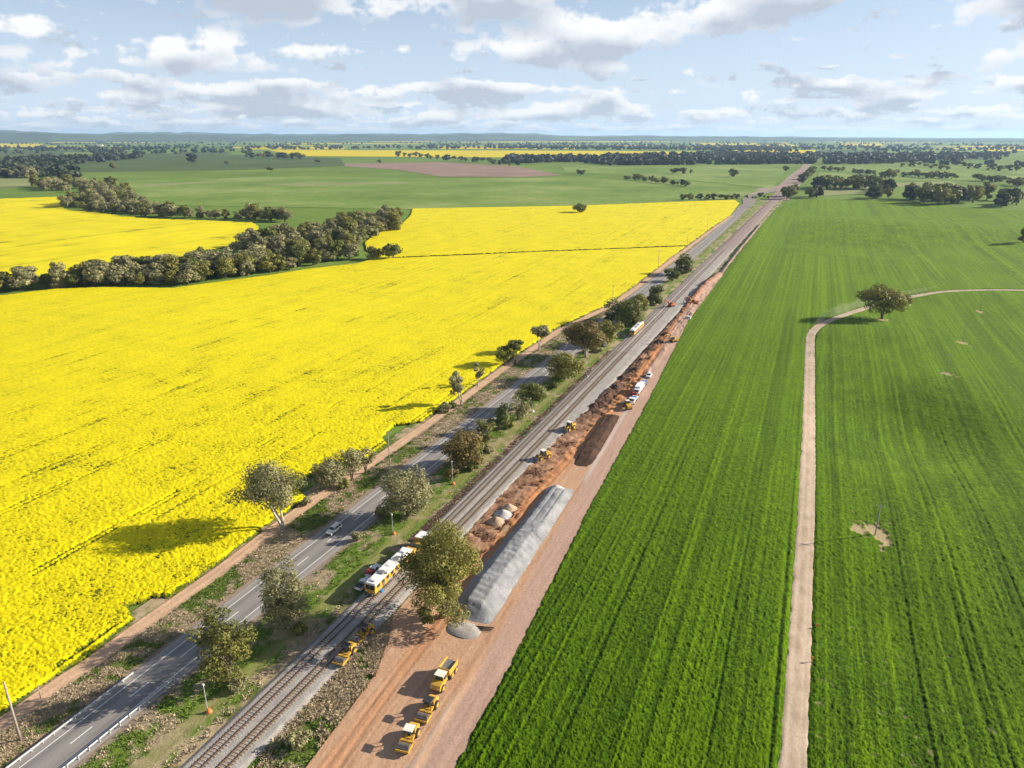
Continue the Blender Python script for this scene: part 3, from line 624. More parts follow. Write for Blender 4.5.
# ------------------------------------------------------------------ earthworks
def dn(s): return np.interp(s, [20, 71, 86, 95, 104, 112, 130, 170, 230, 300, 420, 470, 520, 560], [-66, -66.8, -67.5, -68.1, -71, -74.5, -74.5, -75, -72.5, -68.5, -66.5, -67, -66, -63])
def build_earth():
    ss = np.concatenate([np.arange(20, 300, .55), np.arange(300, 900, 2.0)]); q = np.linspace(0, 1, 74); S_, Q = np.meshgrid(ss, q, indexing='ij')
    left = np.where(ss < 560, dn(ss), fien(ss) - 3.4)[:, None]; right = fien(ss)[:, None] + .25; Nn = left + (right - left) * Q; X, Y = xy(S_, Nn)
    s, n = S_, Nn; wob = (fbm(s / 30, n / 30, 3, 40) - .5)
    lf = (n - left); rg = right - n
    C = np.zeros(X.shape + (3,)); tan = np.array((.47, .285, .175)); org = np.array((.46, .205, .085)); pale = np.array((.50, .345, .235)); dark = np.array((.075, .040, .026)); mid = np.array((.25, .135, .078)); pink = np.array((.43, .285, .215))
    f = fbm(X * .35, Y * .35, 4, 41); f2 = fbm(s / 30, n / .55, 3, 42, .7); f3 = fbm(X * .12, Y * .12, 3, 43)
    def put(w, c):
        nonlocal C; C = C * (1 - w[..., None]) + c * w[..., None]
    C[:] = tan; put(np.clip((f2 - .47) * 4, 0, 1) * .65, np.array((.36, .205, .12))); put(np.clip((.46 - f2) * 4, 0, 1) * .7, pale); put(np.clip((f - .55) * 4, 0, 1) * .5, pale)
    near = sm(150, 120, s)
    # churned darker soil beside the ballast from the pile of mounds onward
    ch = sm(118, 140, s) * sm(13, 9, lf) * sm(560, 520, s); put(ch * (.45 + .5 * sm(.4, .6, f)), mid); dk = ch * sm(225, 250, s) * sm(.36, .48, f3 * .5 + f * .5) * sm(12.5, 9, lf); put(dk * .92, dark)
    lane = np.exp(-((n - (np.interp(s, [20, 100, 170, 260, 420], [-60, -63.5, -65.0, -61.5, -62])) - 1.5 * wob) / 2.1) ** 2); put(lane * (.45 + .45 * sm(100, 150, s)), org * 1.08)
    rut = np.exp(-((np.abs(n - (np.interp(s, [20, 100, 170, 260, 420], [-60, -63.5, -65.0, -61.5, -62])) - 1.5 * wob) - 1.0) / .35) ** 2); put(rut * .35, mid)
    strip_r = sm(6.3, 5.3, rg) * sm(20, 40, s); put(strip_r * .95, pink); put(strip_r * np.clip((f2 - .5) * 3, 0, 1) * .6, np.array((.33, .22, .165)))
    put(np.exp(-((rg - 7.0) / .5) ** 2) * .6 * sm(100, 90, s), np.array((.50, .40, .32)))
    put(np.exp(-((rg - 5.9) / .6) ** 2) * .75 * sm(185, 195, s) * sm(330, 280, s), np.array((.50, .46, .43)))
    far = sm(430, 480, s); spoil = far * np.exp(-((lf - 3.0) / 2.6) ** 2); put(spoil * .9, np.array((.20, .10, .065)))
    fl = sm(545, 575, s); put(fl, np.array((.43, .32, .24)))
    z = .03 + .10 * (f - .5) + .12 * (f2 - .5) * (1 - strip_r) - .10 * rut * (1 - fl)
    z += ch * (.55 * np.maximum(fbm(X * .45, Y * .45, 3, 46) - .42, 0) * 2.2 + .9 * dk * np.maximum(fbm(X * .3, Y * .3, 3, 47) - .35, 0) * 2)
    z += spoil * 2.3 * (.7 + .5 * f) - .05 * fl
    z += .35 * np.exp(-((rg - 6.8) / .9) ** 2) * sm(110, 100, s) * .4
    ditch = np.exp(-((n - (-65.8)) / 1.6) ** 2) * sm(108, 118, s) * sm(175, 160, s); z -= .25 * ditch
    z *= sm(0, .8, lf) * .9 + .1
    V = np.stack([X, Y, z], -1).reshape(-1, 3)
    tag(obj('earthworks', np_mesh('earthworks', V, grid_faces(len(ss), len(q))[:, ::-1], True, None, {'Col': C.reshape(-1, 3)}), M_DIRT), kind='structure')
build_earth()
def mound(name, label, s0, s1, n0, n1, prof, mtl, col, ds=.4, cat='mound'):
    """heap in the railway frame; prof(S, Q) gives height, Q in -1..1 across"""
    ss = np.arange(s0, s1 + .01, ds); q = np.linspace(-1, 1, 41); S_, Q = np.meshgrid(ss, q, indexing='ij')
    wob = 1 + .10 * (fbm(S_ / 2.2, Q * 3, 3, 55) - .5)
    Nn = (n0(ss) + n1(ss))[:, None] / 2 + Q * ((n1(ss) - n0(ss)) / 2)[:, None] * wob; X, Y = xy(S_, Nn); Z = prof(S_, Q, X, Y) - .08
    f = fbm(X * .6, Y * .6, 4, 56).ravel(); C = lerp_col(col[0], col[1], np.clip((f - .3) * 2, 0, 1))
    return tag(obj(name, np_mesh(name, np.stack([X, Y, Z], -1).reshape(-1, 3), grid_faces(len(ss), 41)[:, ::-1], True, None, {'Col': C}), mtl), label, cat)
def pile_prof(S_, Q, X, Y):
    ends = sm(115.5, 121, S_) * sm(184, 178.5, S_); top = 2.15 - .25 * sm(150, 156, S_)
    rib = np.abs(np.sin(S_ * math.pi / 2.3 + 1.5 * fbm(S_ / 4, Q, 2, 5) + Q * 1.2)); lob = 1 + .07 * rib * (.2 + fbm(S_ / 3, Q * 2, 3, 23)) * sm(158, 150, S_) * sm(1, .2, np.abs(Q))
    h = np.where(S_ < 153, np.clip(1.45 * (1 - np.abs(Q + .10) ** 1.25), 0, 1.08), 1.0 * sm(0, .62, 1 - np.abs(Q))) * lob
    g = np.exp(-((Q + .15) / .05) ** 2) + np.exp(-((Q - .30) / .06) ** 2); h = h - .10 * g * sm(158, 162, S_) * (h > .8)
    return top * ends * h * (.92 + .16 * fbm(X * .8, Y * .8, 4, 7, .6))
mound('ballast_stockpile', 'long pale grey crushed stone stockpile on the orange earthworks', 115, 184.5, lambda s: np.interp(s, [115, 130, 184], [-63.0, -63.9, -63.2]), lambda s: np.interp(s, [115, 150, 184], [-52.4, -53.5, -54.6]), pile_prof, M_GRAVEL, ((.20, .205, .21), (.31, .31, .315)))
mound('gravel_heap', 'low flat grey gravel heap at the near end of the stockpile', 110.5, 115.6, lambda s: s * 0 - 61.5, lambda s: s * 0 - 54.0, lambda S_, Q, X, Y: 0.7 * np.clip(1.25 - ((S_ - 113) / 2.5) ** 2 - Q ** 2, 0, 1) ** .7, M_GRAVEL, ((.32, .29, .265), (.40, .365, .335)), .2)
mound('dark_soil_heap', 'long flat topped dark brown soil heap beside the wheat', 197, 248, lambda s: np.interp(s, [197, 248], [-61.5, -62.5]), lambda s: np.interp(s, [197, 248], [-54.5, -57.0]), lambda S_, Q, X, Y: 1.35 * sm(197, 212, S_) * sm(248, 243, S_) * np.minimum(sm(-1, -.72, Q), sm(1, .2, Q)) * (.9 + .25 * fbm(S_ / 5, Q * 8, 3, 9)), M_DIRT, ((.045, .025, .016), (.095, .052, .034)))
for (u, v, r, c, lab) in [(496, 522, 2.6, ((.36, .24, .16), (.45, .32, .22)), 'tan conical soil mound, nearest of three small mounds'), (503, 515, 2.7, ((.38, .37, .36), (.46, .45, .44)), 'grey conical gravel mound, middle of three small mounds'), (509, 509, 2.5, ((.40, .27, .18), (.47, .34, .24)), 'tan conical soil mound, farthest of three small mounds'), (556, 491, 3.2, ((.40, .37, .35), (.48, .45, .43)), 'grey gravel mound at the far end of the stockpile')]:
    c0 = G(u, v); s0, n0 = sn(c0.x, c0.y)
    mound('small_mound', lab, s0 - r, s0 + r, lambda s, n0=n0, r=r: s * 0 + n0 - r, lambda s, n0=n0, r=r: s * 0 + n0 + r, lambda S_, Q, X, Y, s0=s0, r=r: r * .62 * np.clip(1 - np.hypot((S_ - s0) / r, Q), 0, 1) ** .8 * (.9 + .3 * fbm(X, Y, 3, 3)), M_DIRT if c[0][0] - c[0][2] > .1 else M_GRAVEL, c, .25)
for (u, v, r) in [(590, 408, 3.0), (596, 402, 2.4), (603, 396, 2.6), (613, 385, 2.4), (622, 376, 3.0), (630, 369, 3.0), (636, 362, 2.6), (643, 352, 3.0), (652, 344, 3.2), (662, 334, 3.2)]:
    c0 = G(u, v); s0, n0 = sn(c0.x, c0.y); k = random.random() * 9; n0 += random.uniform(1.0, 3.2); r *= random.uniform(.6, 1.15); s0 += random.uniform(-5, 5)
    mound('spoil_heap', 'rough dark brown heap of dug soil beside the ballast', s0 - r * 1.8, s0 + r * 1.8, lambda s, n0=n0, r=r: s * 0 + n0 - r, lambda s, n0=n0, r=r: s * 0 + n0 + r, lambda S_, Q, X, Y, s0=s0, r=r, k=k: r * .55 * np.clip(1 - np.hypot((S_ - s0) / r / 1.8, Q), 0, 1) ** .7 * (.5 + 1.0 * fbm(X * .9 + k, Y * .9, 3, 3)), M_DIRT, ((.065, .035, .023), (.14, .078, .05)), .3)['group'] = 'heaps of dug soil'

# ------------------------------------------------------------------ roadside grass and tussocks
def tufts(name, label, pts, size, hgt_, colA, colB, seed):
    r = np.random.default_rng(seed); n = len(pts); K = 15
    cx, cy, cz = pts[:, 0], pts[:, 1], pts[:, 2]; sz = size * (.5 + r.random(n)); hh = hgt_ * (.5 + r.random(n))
    V = np.zeros((n, K, 3, 3)); a = r.random((n, K)) * 6.283
    for k, (da, rad, zz) in enumerate([(0, 1, 1), (.30, .55, 0), (-.30, .55, 0)]):
        rr = rad * sz[:, None] * (.35 + .65 * r.random((n, K)))
        V[:, :, k, 0] = cx[:, None] + np.cos(a + da) * rr; V[:, :, k, 1] = cy[:, None] + np.sin(a + da) * rr
        V[:, :, k, 2] = cz[:, None] + (zz * hh[:, None] * (.45 + .55 * r.random((n, K))) if zz else 0) - .03
    t = np.repeat(np.clip(np.repeat(r.normal(.5, .25, n), K) + r.normal(0, .2, n * K), 0, 1), 3); C = lerp_col(colA, colB, t)
    F = np.arange(n * K * 3).reshape(-1, 3)
    return tag(obj(name, np_mesh(name, V.reshape(-1, 3), F, False, None, {'Col': C}), M_TUFT), label, 'grass', None, 'stuff')
def sow(n, s0, s1, lo, hi, maskf, seed, pw=2.0):
    r = np.random.default_rng(seed); s = s0 + (s1 - s0) * r.random(n) ** pw; q = r.random(n); nn = lo(s) + (hi(s) - lo(s)) * q; x, y = xy(s, nn)
    k = maskf(x, y, s, nn); return np.c_[x[k], y[k], np.zeros(k.sum())]
gn = lambda x, y: fbm(x * .16, y * .16, 4, 8) * .6 + fbm(x * .5, y * .5, 3, 9) * .4
V1 = (lambda s: trkn(s) + 2.2, lambda s: rdn(s) - 6.2); V2 = (lambda s: rdn(s) + 6.2, lambda s: t1n(s) - 3.6); V3 = (lambda s: t1n(s) + 7.6, dn)
dry = np.concatenate([sow(11000, 40, 420, *V1, lambda x, y, s, n: gn(x, y) < .53, 1), sow(5200, 40, 420, *V2, lambda x, y, s, n: (gn(x, y) < .46) & (n < t1n(s) - 10.5), 2),
                      sow(3800, 40, 300, *V2, lambda x, y, s, n: (n > t1n(s) - 6.6) & (gn(x, y) < .62), 3), sow(3400, 40, 108, *V3, lambda x, y, s, n: gn(x, y) < .60, 4, 1.2)])
grn = np.concatenate([sow(8500, 40, 420, *V1, lambda x, y, s, n: gn(x, y) > .50, 5), sow(9500, 40, 420, *V2, lambda x, y, s, n: (gn(x, y) > .44) & (n < t1n(s) - 10), 6),
                      sow(2600, 40, 300, *V2, lambda x, y, s, n: (n > t1n(s) - 7) & (gn(x, y) > .52), 7), sow(1000, 40, 108, *V3, lambda x, y, s, n: gn(x, y) > .56, 8, 1.2)])
tufts('dry_grass', 'straw coloured grass tussocks on the roadside verges', dry, .62, .42, (.58, .475, .32), (.36, .29, .185), 11)
tufts('green_grass', 'bright green grass and weeds along highway and railway', grn, .6, .40, (.10, .175, .02), (.23, .29, .06), 12)
rock = np.concatenate([sow(1500, 140, 330, lambda s: t1n(s) - 5.0, lambda s: t1n(s) - 3.0, lambda x, y, s, n: gn(x, y) < 2, 9)])
tufts('rubble', 'reddish brown rubble along the left foot of the ballast', rock, .55, .45, (.24, .15, .11), (.30, .22, .17), 13)
deb = np.concatenate([sow(2400, 118, 330, lambda s: dn(s) + .5, lambda s: dn(s) + 8.5, lambda x, y, s, n: fbm(x * .15, y * .15, 3, 44) > .47, 10, 1.0)])
tufts('soil_clods', 'clods and roots in the churned brown soil beside the ballast', deb, .8, .45, (.14, .075, .045), (.30, .17, .10), 14)

# ------------------------------------------------------------------ trees
def leaf_cloud(r, cen, rad, squash, n, leaf, outward=.8, tint0=.5):
    d = r.normal(size=(n, 3)); d /= np.linalg.norm(d, axis=1)[:, None]; rr = rad * (.45 + .6 * r.random(n) ** .6)
    P = cen + d * rr[:, None] * np.array([1, 1, squash]); nn = d * outward + r.normal(size=(n, 3)) * .40 + np.array([0, 0, .25]); nn /= np.linalg.norm(nn, axis=1)[:, None]
    t = np.cross(nn, r.normal(size=(n, 3))); t /= np.linalg.norm(t, axis=1)[:, None] + 1e-9; b = np.cross(nn, t)
    sz = leaf * (.55 + .8 * r.random(n)); t = t * sz[:, None] * .5; b = b * sz[:, None] * .85
    V = np.stack([P - b, P + t, P + b * 1.0, P - t], 1); return V, np.clip(tint0 + r.normal(0, .09, n), 0, 1)
def make_tree(name, label, H, W, seed, n_leaf, leaf, leaf_mat, bark, base=.34, ncl=26, lean=(0, 0), forks=3, cat='tree', open_=.0, group=None, flat_top=0.0):
    r = np.random.default_rng(seed); root = thing(name, label, cat, (0, 0, 0), 0, group)
    c0 = np.array([lean[0] * W, lean[1] * W, H * (base + (1 - base) * .5)]); rad = np.array([W * .5, W * .5, H * (1 - base) * .5])
    cents = []
    tries = 0
    while len(cents) < ncl and tries < 4000:
        tries += 1; d = r.normal(size=3); d /= np.linalg.norm(d); k = .30 + .55 * r.random() ** .5
        p = c0 + d * rad * k * (1 + .16 * r.normal())
        if p[2] < H * max(base - .08, .08): continue
        if all(np.linalg.norm((p - q) / rad) > .30 for q in cents): cents.append(p)
    if len(cents) < 4: cents += [c0 + r.normal(size=3) * rad * .5 for _ in range(4)]
    Vs, Ts = [], []; m = len(cents)
    for p in cents:
        cr = (W * .5) * (.32 + .19 * r.random()) * (30 / max(m, 14)) ** .2; k = int(n_leaf / m * (.6 + .8 * r.random()))
        V, T = leaf_cloud(r, p, cr, .72, k, leaf, .9, .30 + .4 * r.random()); Vs.append(V); Ts.append(T)
    V = np.concatenate(Vs); T = np.repeat(np.concatenate(Ts), 4); V = V.reshape(-1, 3); V[:, 2] = np.maximum(V[:, 2], .15)
    obj('crown', np_mesh('crown', V, np.arange(len(V)).reshape(-1, 4), False, {'tint': T}), leaf_mat, root)
    mb = MB(); tr = max(.12, H * .024); segs = 6 if n_leaf > 1500 else 4
    for k in range(forks):
        a = k * 6.283 / forks + r.random(); tip = c0 + np.array([math.cos(a), math.sin(a), .15]) * rad * (.35 if forks > 1 else .1); b0 = np.array([math.cos(a), math.sin(a), 0]) * tr * .5
        pts = [b0 + np.array([0, 0, -.3])] + [b0 + (tip - b0) * np.array([t ** 1.25, t ** 1.25, t]) + r.normal(size=3) * .02 * H * t for t in (.2, .4, .65, .9)]
        mb.tube(pts, [tr * 1.25, tr * .95, tr * .75, tr * .5, tr * .25], segs + 1)
        for p in r.permutation(len(cents))[:5]:
            q = cents[p]
            st = pts[2] + (pts[4] - pts[2]) * r.random() * .8
            mb.tube([st, st + (q - st) * .5 + np.array([0, 0, .04 * H]), q], [tr * .36, tr * .24, tr * .08], segs, False)
    mb.build('trunk', bark, root, True)
    return root
def put_tree(u, vb, vt, wpx, label, seed, leaf_mat, bark=M_BARK, dens=1.0, name='gum_tree', hk=1.0, **kw):
    p = G(u, vb); k = px_at(p); H = max(1.2, height_for(p, vt) * hk); W = wpx * k * 1.08
    leaf = max(.30, min(1.3, k * 1.35)); n = int(np.clip(dens * 8.0 * (W * max(W, H * .8)) / (leaf * leaf), 400, 26000))
    root = make_tree(name, label, H, W, seed, n, leaf, leaf_mat, bark, **kw); root.location = p; return root
put_tree(443, 616, 521, 61, 'huge bushy olive gum tree standing between the yellow track machine and the stockpile', 3, M_GUM, dens=1.15, ncl=46, base=.10, forks=4)
put_tree(228, 682, 612, 44, 'olive gum tree by the guard rail end, nearest of the highway trees', 4, M_GUM, dens=.62, ncl=34, base=.0, forks=3)
put_tree(287, 627, 560, 42, 'tall grey olive gum tree beside the highway, second from the guard rail', 5, M_GUMG, dens=.75, ncl=34, base=.0, forks=3)
put_tree(283, 529, 476, 56, 'spreading gum tree with pale leaning trunks between canola and highway', 6, M_GUMG, M_PALE, dens=.55, ncl=20, base=.46, forks=3, lean=(-.22, .1))
put_tree(408, 516, 465, 46, 'broad grey green gum tree above the white car, right of the highway', 7, M_GUMG, dens=.8, ncl=34, base=.0)
put_tree(331, 488, 460, 30, 'low dark round tree beside the farm track at the canola edge', 8, M_GUMG, dens=.7, ncl=12, base=.1)
put_tree(352, 480, 446, 28, 'sparse tree with yellow crop showing through at the canola edge', 9, M_GUMG, dens=.35, ncl=12, base=.25)
put_tree(366, 473, 447, 19, 'small slim tree right of the sparse one at the canola edge', 10, M_GUMG, dens=.7, ncl=10, base=.25)
put_tree(464, 466, 428, 38, 'bronze tinged dense tree right of the highway above the pole with red base', 11, M_GUMB, dens=.9, ncl=34, base=.0)
put_tree(484, 444, 422, 17, 'small green tree just behind the bronze tinged dense tree', 12, M_GUM, dens=.9, ncl=12, base=.1)
put_tree(499, 430, 403, 20, 'upright dark green tree beside the shaded highway', 13, M_DARK, dens=.9, ncl=12, base=.1)
put_tree(518, 420, 397, 19, 'thin grey bushy tree right of the upright dark green tree', 14, M_GUMG, dens=.4, ncl=14, base=.1)
put_tree(531, 408, 383, 25, 'compact round green tree beside the grassy railway path', 15, M_DARK, dens=.95, ncl=14, base=.25)
put_tree(565, 379, 355, 32, 'wide low olive tree hanging over the highway', 16, M_GUM, dens=.9, ncl=18, base=.15)
put_tree(586, 357, 323, 36, 'brown rounded gum tree with forked white trunk by the railway path', 17, M_GUMB, M_PALE, dens=1.1, ncl=22, base=.34)
put_tree(607, 344, 320, 22, 'olive tree directly behind the brown rounded gum tree', 18, M_GUM, dens=1, ncl=14, base=.1)
put_tree(626, 324, 298, 32, 'dark broad tree beside the farther yellow track machine', 19, M_DARK, dens=1, ncl=18, base=.05)
put_tree(640, 318, 293, 18, 'olive tree on the right flank of the dark broad tree', 20, M_GUM, dens=1, ncl=12, base=.05)
put_tree(655, 304, 286, 20, 'dark green tree between the broad tree and the last highway clump', 21, M_DARK, dens=1, ncl=12, base=.05)
put_tree(683, 274, 255, 20, 'dark round tree, largest of the last highway clump', 22, M_DARK, dens=1, ncl=12, base=.05)
put_tree(672, 281, 266, 13, 'smaller dark tree, near one of the last highway clump', 23, M_DARK, dens=1, ncl=9, base=.05)
put_tree(462, 405, 371, 15, 'slim leaning gum tree at the canola edge left of the highway', 24, M_GUMG, M_PALE, dens=.6, ncl=12, base=.3, lean=(-.3, 0), forks=2)
put_tree(478, 386, 363, 10, 'narrow small gum tree just beyond the slim leaning one', 25, M_GUMG, M_PALE, dens=.5, ncl=8, base=.3, forks=2)
put_tree(505, 366, 345, 15, 'left of two twin dark gum trees at the canola edge', 26, M_DARK, dens=.6, ncl=10, base=.3, forks=2)
put_tree(515, 364, 338, 16, 'right and taller of two twin dark gum trees at the canola edge', 27, M_DARK, dens=.6, ncl=10, base=.35, forks=2)
put_tree(539, 351, 323, 17, 'tall gum tree with a flat crown standing alone at the canola edge', 28, M_GUMG, M_PALE, dens=.6, ncl=10, base=.5, forks=2)
put_tree(882, 319, 288, 37, 'lone spreading gum tree beside the dirt road in the wheat', 29, M_GUM, dens=1.0, ncl=24, base=.30, forks=3)
put_tree(580, 213, 204, 12, 'lone round tree at the far edge of the canola', 30, M_DARK, dens=1, ncl=10, base=.2)
put_tree(393, 259, 244, 18, 'single dark round tree where the gum belt ends in the canola', 31, M_DARK, dens=1, ncl=14, base=.15)
put_tree(374, 259, 247, 14, 'small olive tree between the gum belt and the single dark tree', 32, M_GUM, dens=1, ncl=12, base=.1)
put_tree(1023, 243, 227, 12, 'dark tree cut by the right edge of the picture in the wheat', 33, M_DARK, dens=1, ncl=10, base=.1)
def bush(u, vb, vt, wpx, label, seed, m_): put_tree(u, vb, vt, wpx, label, seed, m_, name='bush', cat='bush', dens=.9, ncl=9, base=.02, forks=3)
bush(357, 541, 531, 12, 'round grey bush right of the white car on the highway', 40, M_GUMG)
bush(214, 632, 616, 12, 'grey green bush between the first two highway trees, left side', 41, M_GUMG)
bush(381, 517, 506, 13, 'brown bush at the foot of the broad grey green gum tree', 42, M_GUMB)
bush(451, 480, 466, 13, 'brown scrubby bush below the bronze tinged tree', 43, M_GUMB)
bush(318, 478, 470, 14, 'low olive bush behind the pale trunked gum tree', 44, M_GUMG)
bush(541, 397, 387, 14, 'grey shrub beside the shaded highway near the compact round tree', 45, M_GUMG)
bush(300, 744, 731, 20, 'sprawling olive shrub in the dry grass right of the second railway track', 46, M_GUMG)
bush(444, 412, 404, 12, 'low shrub beside the farm track below the slim leaning gum', 47, M_GUMG)
bush(610, 322, 312, 10, 'small shrub at the left foot of the dark broad tree', 48, M_DARK)
bush(425, 624, 608, 16, 'green bush under the huge olive gum tree', 49, M_GUM)

for _i, (u_, v_, w_, lab_) in enumerate([(240, 690, 16, 'olive scrub at the foot of the nearest highway tree'), (300, 632, 15, 'grey scrub at the foot of the second highway tree'), (470, 470, 12, 'scrub at the right foot of the bronze tinged tree'), (489, 452, 11, 'scrub between the bronze tinged tree and the upright dark tree'), (510, 428, 10, 'low scrub beside the upright dark green tree'), (552, 388, 10, 'low scrub left of the wide low olive tree'), (306, 505, 10, 'low dark scrub on the farm track bank beside the pale trunked gum'), (343, 487, 12, 'low scrub under the canola edge trees above the white wagon'), (420, 508, 11, 'scrub at the right foot of the broad grey green gum'), (596, 352, 10, 'dark scrub right of the forked white trunk'), (634, 326, 11, 'scrub at the right foot of the dark broad tree'), (452, 408, 9, 'scrub below the slim leaning gum on the track side')]):
    bush(u_, v_, v_ - w_ * .62, w_, lab_, 300 + _i, (M_GUMG, M_GUM, M_DARK)[_i % 3])

# shared prototypes for belts and far trees
def proto(H, W, seed, n, leaf, m_, base, ncl, forks=2):
    r = make_tree('gum_tree', 'x', H, W, seed, n, leaf, m_, M_BARK, base=base, ncl=ncl, forks=forks); return r, tree_cache(r)
used = set()
def place(pr, i, p, H, W, H0, W0, label, group, name='gum_tree'):
    root, cache = pr
    if i not in used:
        used.add(i); o = root; o.location = p; o.rotation_euler = (0, 0, random.uniform(0, 6.28)); o.scale = (W / W0, W / W0, H / H0); tag(o, label, None, group)
    else: o = copy_tree(root, cache, p, random.uniform(0, 6.28), (W / W0, W / W0, H / H0), label, group)
    o.name = name; return o
BELT = [proto(15, 13, 100 + i, 2400, .90, (M_GUMG, M_GUM, M_GUMG, M_GUMG, M_GUMG, M_DARK, M_GUM)[i], (.02, .1, .15, .0, .0, .12, .05)[i], 18) for i in range(7)]
FART = [proto(12, 12, 200 + i, 620, 1.35, (M_DARK, M_GUM, M_DARK, M_FAR, M_DARK)[i], (.1, .15, .1, .05, .2)[i], 10) for i in range(5)]
def in_poly(pp, n, dmin, seed):
    P = [flat(u, v) for u, v in pp]; xs = [p[0] for p in P]; ys = [p[1] for p in P]; r = random.Random(seed); out = []
    for _ in range(n * 400):
        x, y = r.uniform(min(xs), max(xs)), r.uniform(min(ys), max(ys))
        if inside(np.array([x]), np.array([y]), P)[0] and all((x - a) ** 2 + (y - b) ** 2 > dmin * dmin for a, b in out): out.append((x, y))
        if len(out) >= n: break
    return out
def gvec(x, y): return Vector((x, y, float(hgt(x, y)) - .1))
def belt(pp, n, dmin, hr, label, group, seed, protos, off, W0=13, H0=15, wk=(.75, 1.1)):
    for j, (x, y) in enumerate(in_poly(pp, n, dmin, seed)):
        i = random.randrange(len(protos)); H = random.uniform(*hr); place(protos[i], (off, i), gvec(x, y), H, H * random.uniform(*wk), H0, W0, label, group)
belt([(-40, 298), (-40, 286), (60, 283), (170, 271), (225, 262), (262, 262), (300, 258), (356, 258), (309, 267.5), (266, 274.5), (172, 287), (104, 286), (52, 288)], 92, 8.5, (8, 18), 'grey green gum tree in the dense belt along the near canola', 'gum belt between the canola fields', 21, BELT, 'b', wk=(.7, 1.25))
belt([(240, 258), (250, 246), (310, 233), (345, 225), (398, 224), (402, 229), (365, 239), (350, 254), (300, 257)], 76, 11.5, (10, 22), 'tall gum tree in the thick part of the belt before the green pasture', 'thick end of the gum belt', 2, BELT, 'b')
belt([(66, 208), (150, 217.5), (290, 222.5), (290, 220), (150, 213), (70, 203)], 52, 9.5, (9, 20), 'gum tree in the row along the far side of the left canola', 'gum row beyond the left canola', 3, BELT, 'b')
belt([(84, 199), (68, 206), (140, 214), (152, 208), (128, 197), (105, 193)], 24, 24, (15, 24), 'gum tree in the clump at the corner of the left canola', 'gum clump behind the left canola', 4, BELT, 'b')
belt([(32, 190), (110, 193), (112, 189), (34, 186)], 16, 18, (18, 28), 'gum tree in the short row left of the corner clump', 'short gum row', 5, BELT, 'b')
belt([(-30, 179), (44, 179), (44, 176), (-30, 176)], 12, 22, (18, 30), 'pale gum tree in front of the dark wood at far left', 'pale gums before the dark wood', 6, BELT, 'b')
belt([(784, 200), (822, 198), (822, 195), (786, 196)], 7, 14, (14, 24), 'dark tree in the clump beside the railway at the wheat corner', 'clump at the wheat corner', 7, FART, 'f', 12, 12)
belt([(812, 190), (886, 190), (888, 194), (870, 188), (815, 186)], 24, 18, (18, 28), 'dark tree in the grove beyond the wheat, right of the railway', 'grove right of the railway', 8, FART, 'f', 12, 12)
belt([(862, 200), (890, 199), (890, 196), (864, 197)], 4, 14, (16, 24), 'dark tree in the small pair right of the grove', 'small clump beyond the wheat', 9, FART, 'f', 12, 12)
belt([(900, 201.5), (918, 201), (918, 198.5), (900, 199)], 3, 14, (18, 26), 'dark tree in the narrow clump left of the big right hand clump', 'narrow clump beyond the wheat', 10, FART, 'f', 12, 12)
belt([(918, 204), (945, 206), (990, 201), (990, 196), (950, 198), (920, 199)], 22, 15, (18, 28), 'dark tree in the big clump beyond the wheat at right', 'big clump beyond the wheat', 11, FART, 'f', 12, 12)
belt([(998, 208), (1030, 211), (1030, 204), (1000, 200)], 5, 18, (16, 24), 'dark tree near the right edge beyond the wheat', 'trees at the right edge', 12, FART, 'f', 12, 12)
# far rows: u0, v0, u1, v1, count, height px range, row jitter, label
rows = [(823, 171, 843, 172, 6, 4, 6, .4, 'small round tree in the leftmost far hedgerow right of the highway'), (851, 173, 877, 175, 8, 4, 6, .4, 'small round tree in the second far hedgerow right of the highway'),
        (880, 177.5, 896, 178, 5, 6, 9, .5, 'dark tree in the tall knot of the far hedgerow'), (903, 177, 957, 179, 15, 4, 7, .6, 'tree in the long hedgerow on the right pasture'),
        (973, 181, 1005, 182, 9, 5, 7, .5, 'tree in the hedgerow near the right edge'), (1008, 185, 1024, 187, 5, 6, 9, .6, 'tree in the clump above the right edge trees'),
        (900, 166, 950, 170, 9, 3, 6, 1.2, 'scattered far tree on the pale right pasture'), (960, 167, 1020, 172, 10, 3, 7, 1.5, 'scattered tree far right on the pale pasture'),
        (679, 200, 740, 199, 11, 3, 7, .6, 'small tree in the row along the top edge of the canola'), (625, 179, 688, 186.5, 16, 3, 7, .6, 'small tree in the slanting row across the green pasture'),
        (578, 174, 583, 175, 2, 4, 5, .3, 'little tree on the pasture right of the fallow field'), (668, 174, 692, 174, 4, 4, 7, .4, 'tree around the bare patch on the pasture'), (733, 177, 734, 177, 1, 8, 8, .1, 'lone tree on the pasture left of the far highway'), (786, 171, 786, 171, 1, 5, 5, .1, 'lone tree beside the far highway'),
        (245, 157, 305, 160, 12, 4, 7, .6, 'tree in the dark row below the far canola, left part'), (395, 156, 520, 166, 22, 3, 6, .8, 'tree in the slanting row right of the fallow field'),
        (192, 163, 192, 163, 1, 9, 9, .1, 'tall dark lone tree on the dull far pasture'), (227, 165, 227, 165, 1, 4, 4, .1, 'small lone tree on the dull far pasture'), (114, 170, 115, 170, 1, 7, 7, .1, 'lone tree right of the dark wood'), (271, 172.5, 271, 172.5, 1, 6, 6, .1, 'pale lone tree at the edge of the green pasture'), (318, 164, 318, 164, 1, 5, 5, .1, 'lone tree left of the fallow field'), (380, 163.5, 380, 163.5, 1, 4, 4, .1, 'lone tree on the back edge of the fallow field'),
        (800, 184, 814, 172, 8, 5, 8, .6, 'dark tree beside the far highway'), (745, 199, 770, 197, 6, 2, 5, 1.0, 'little roadside bush by the detour')]
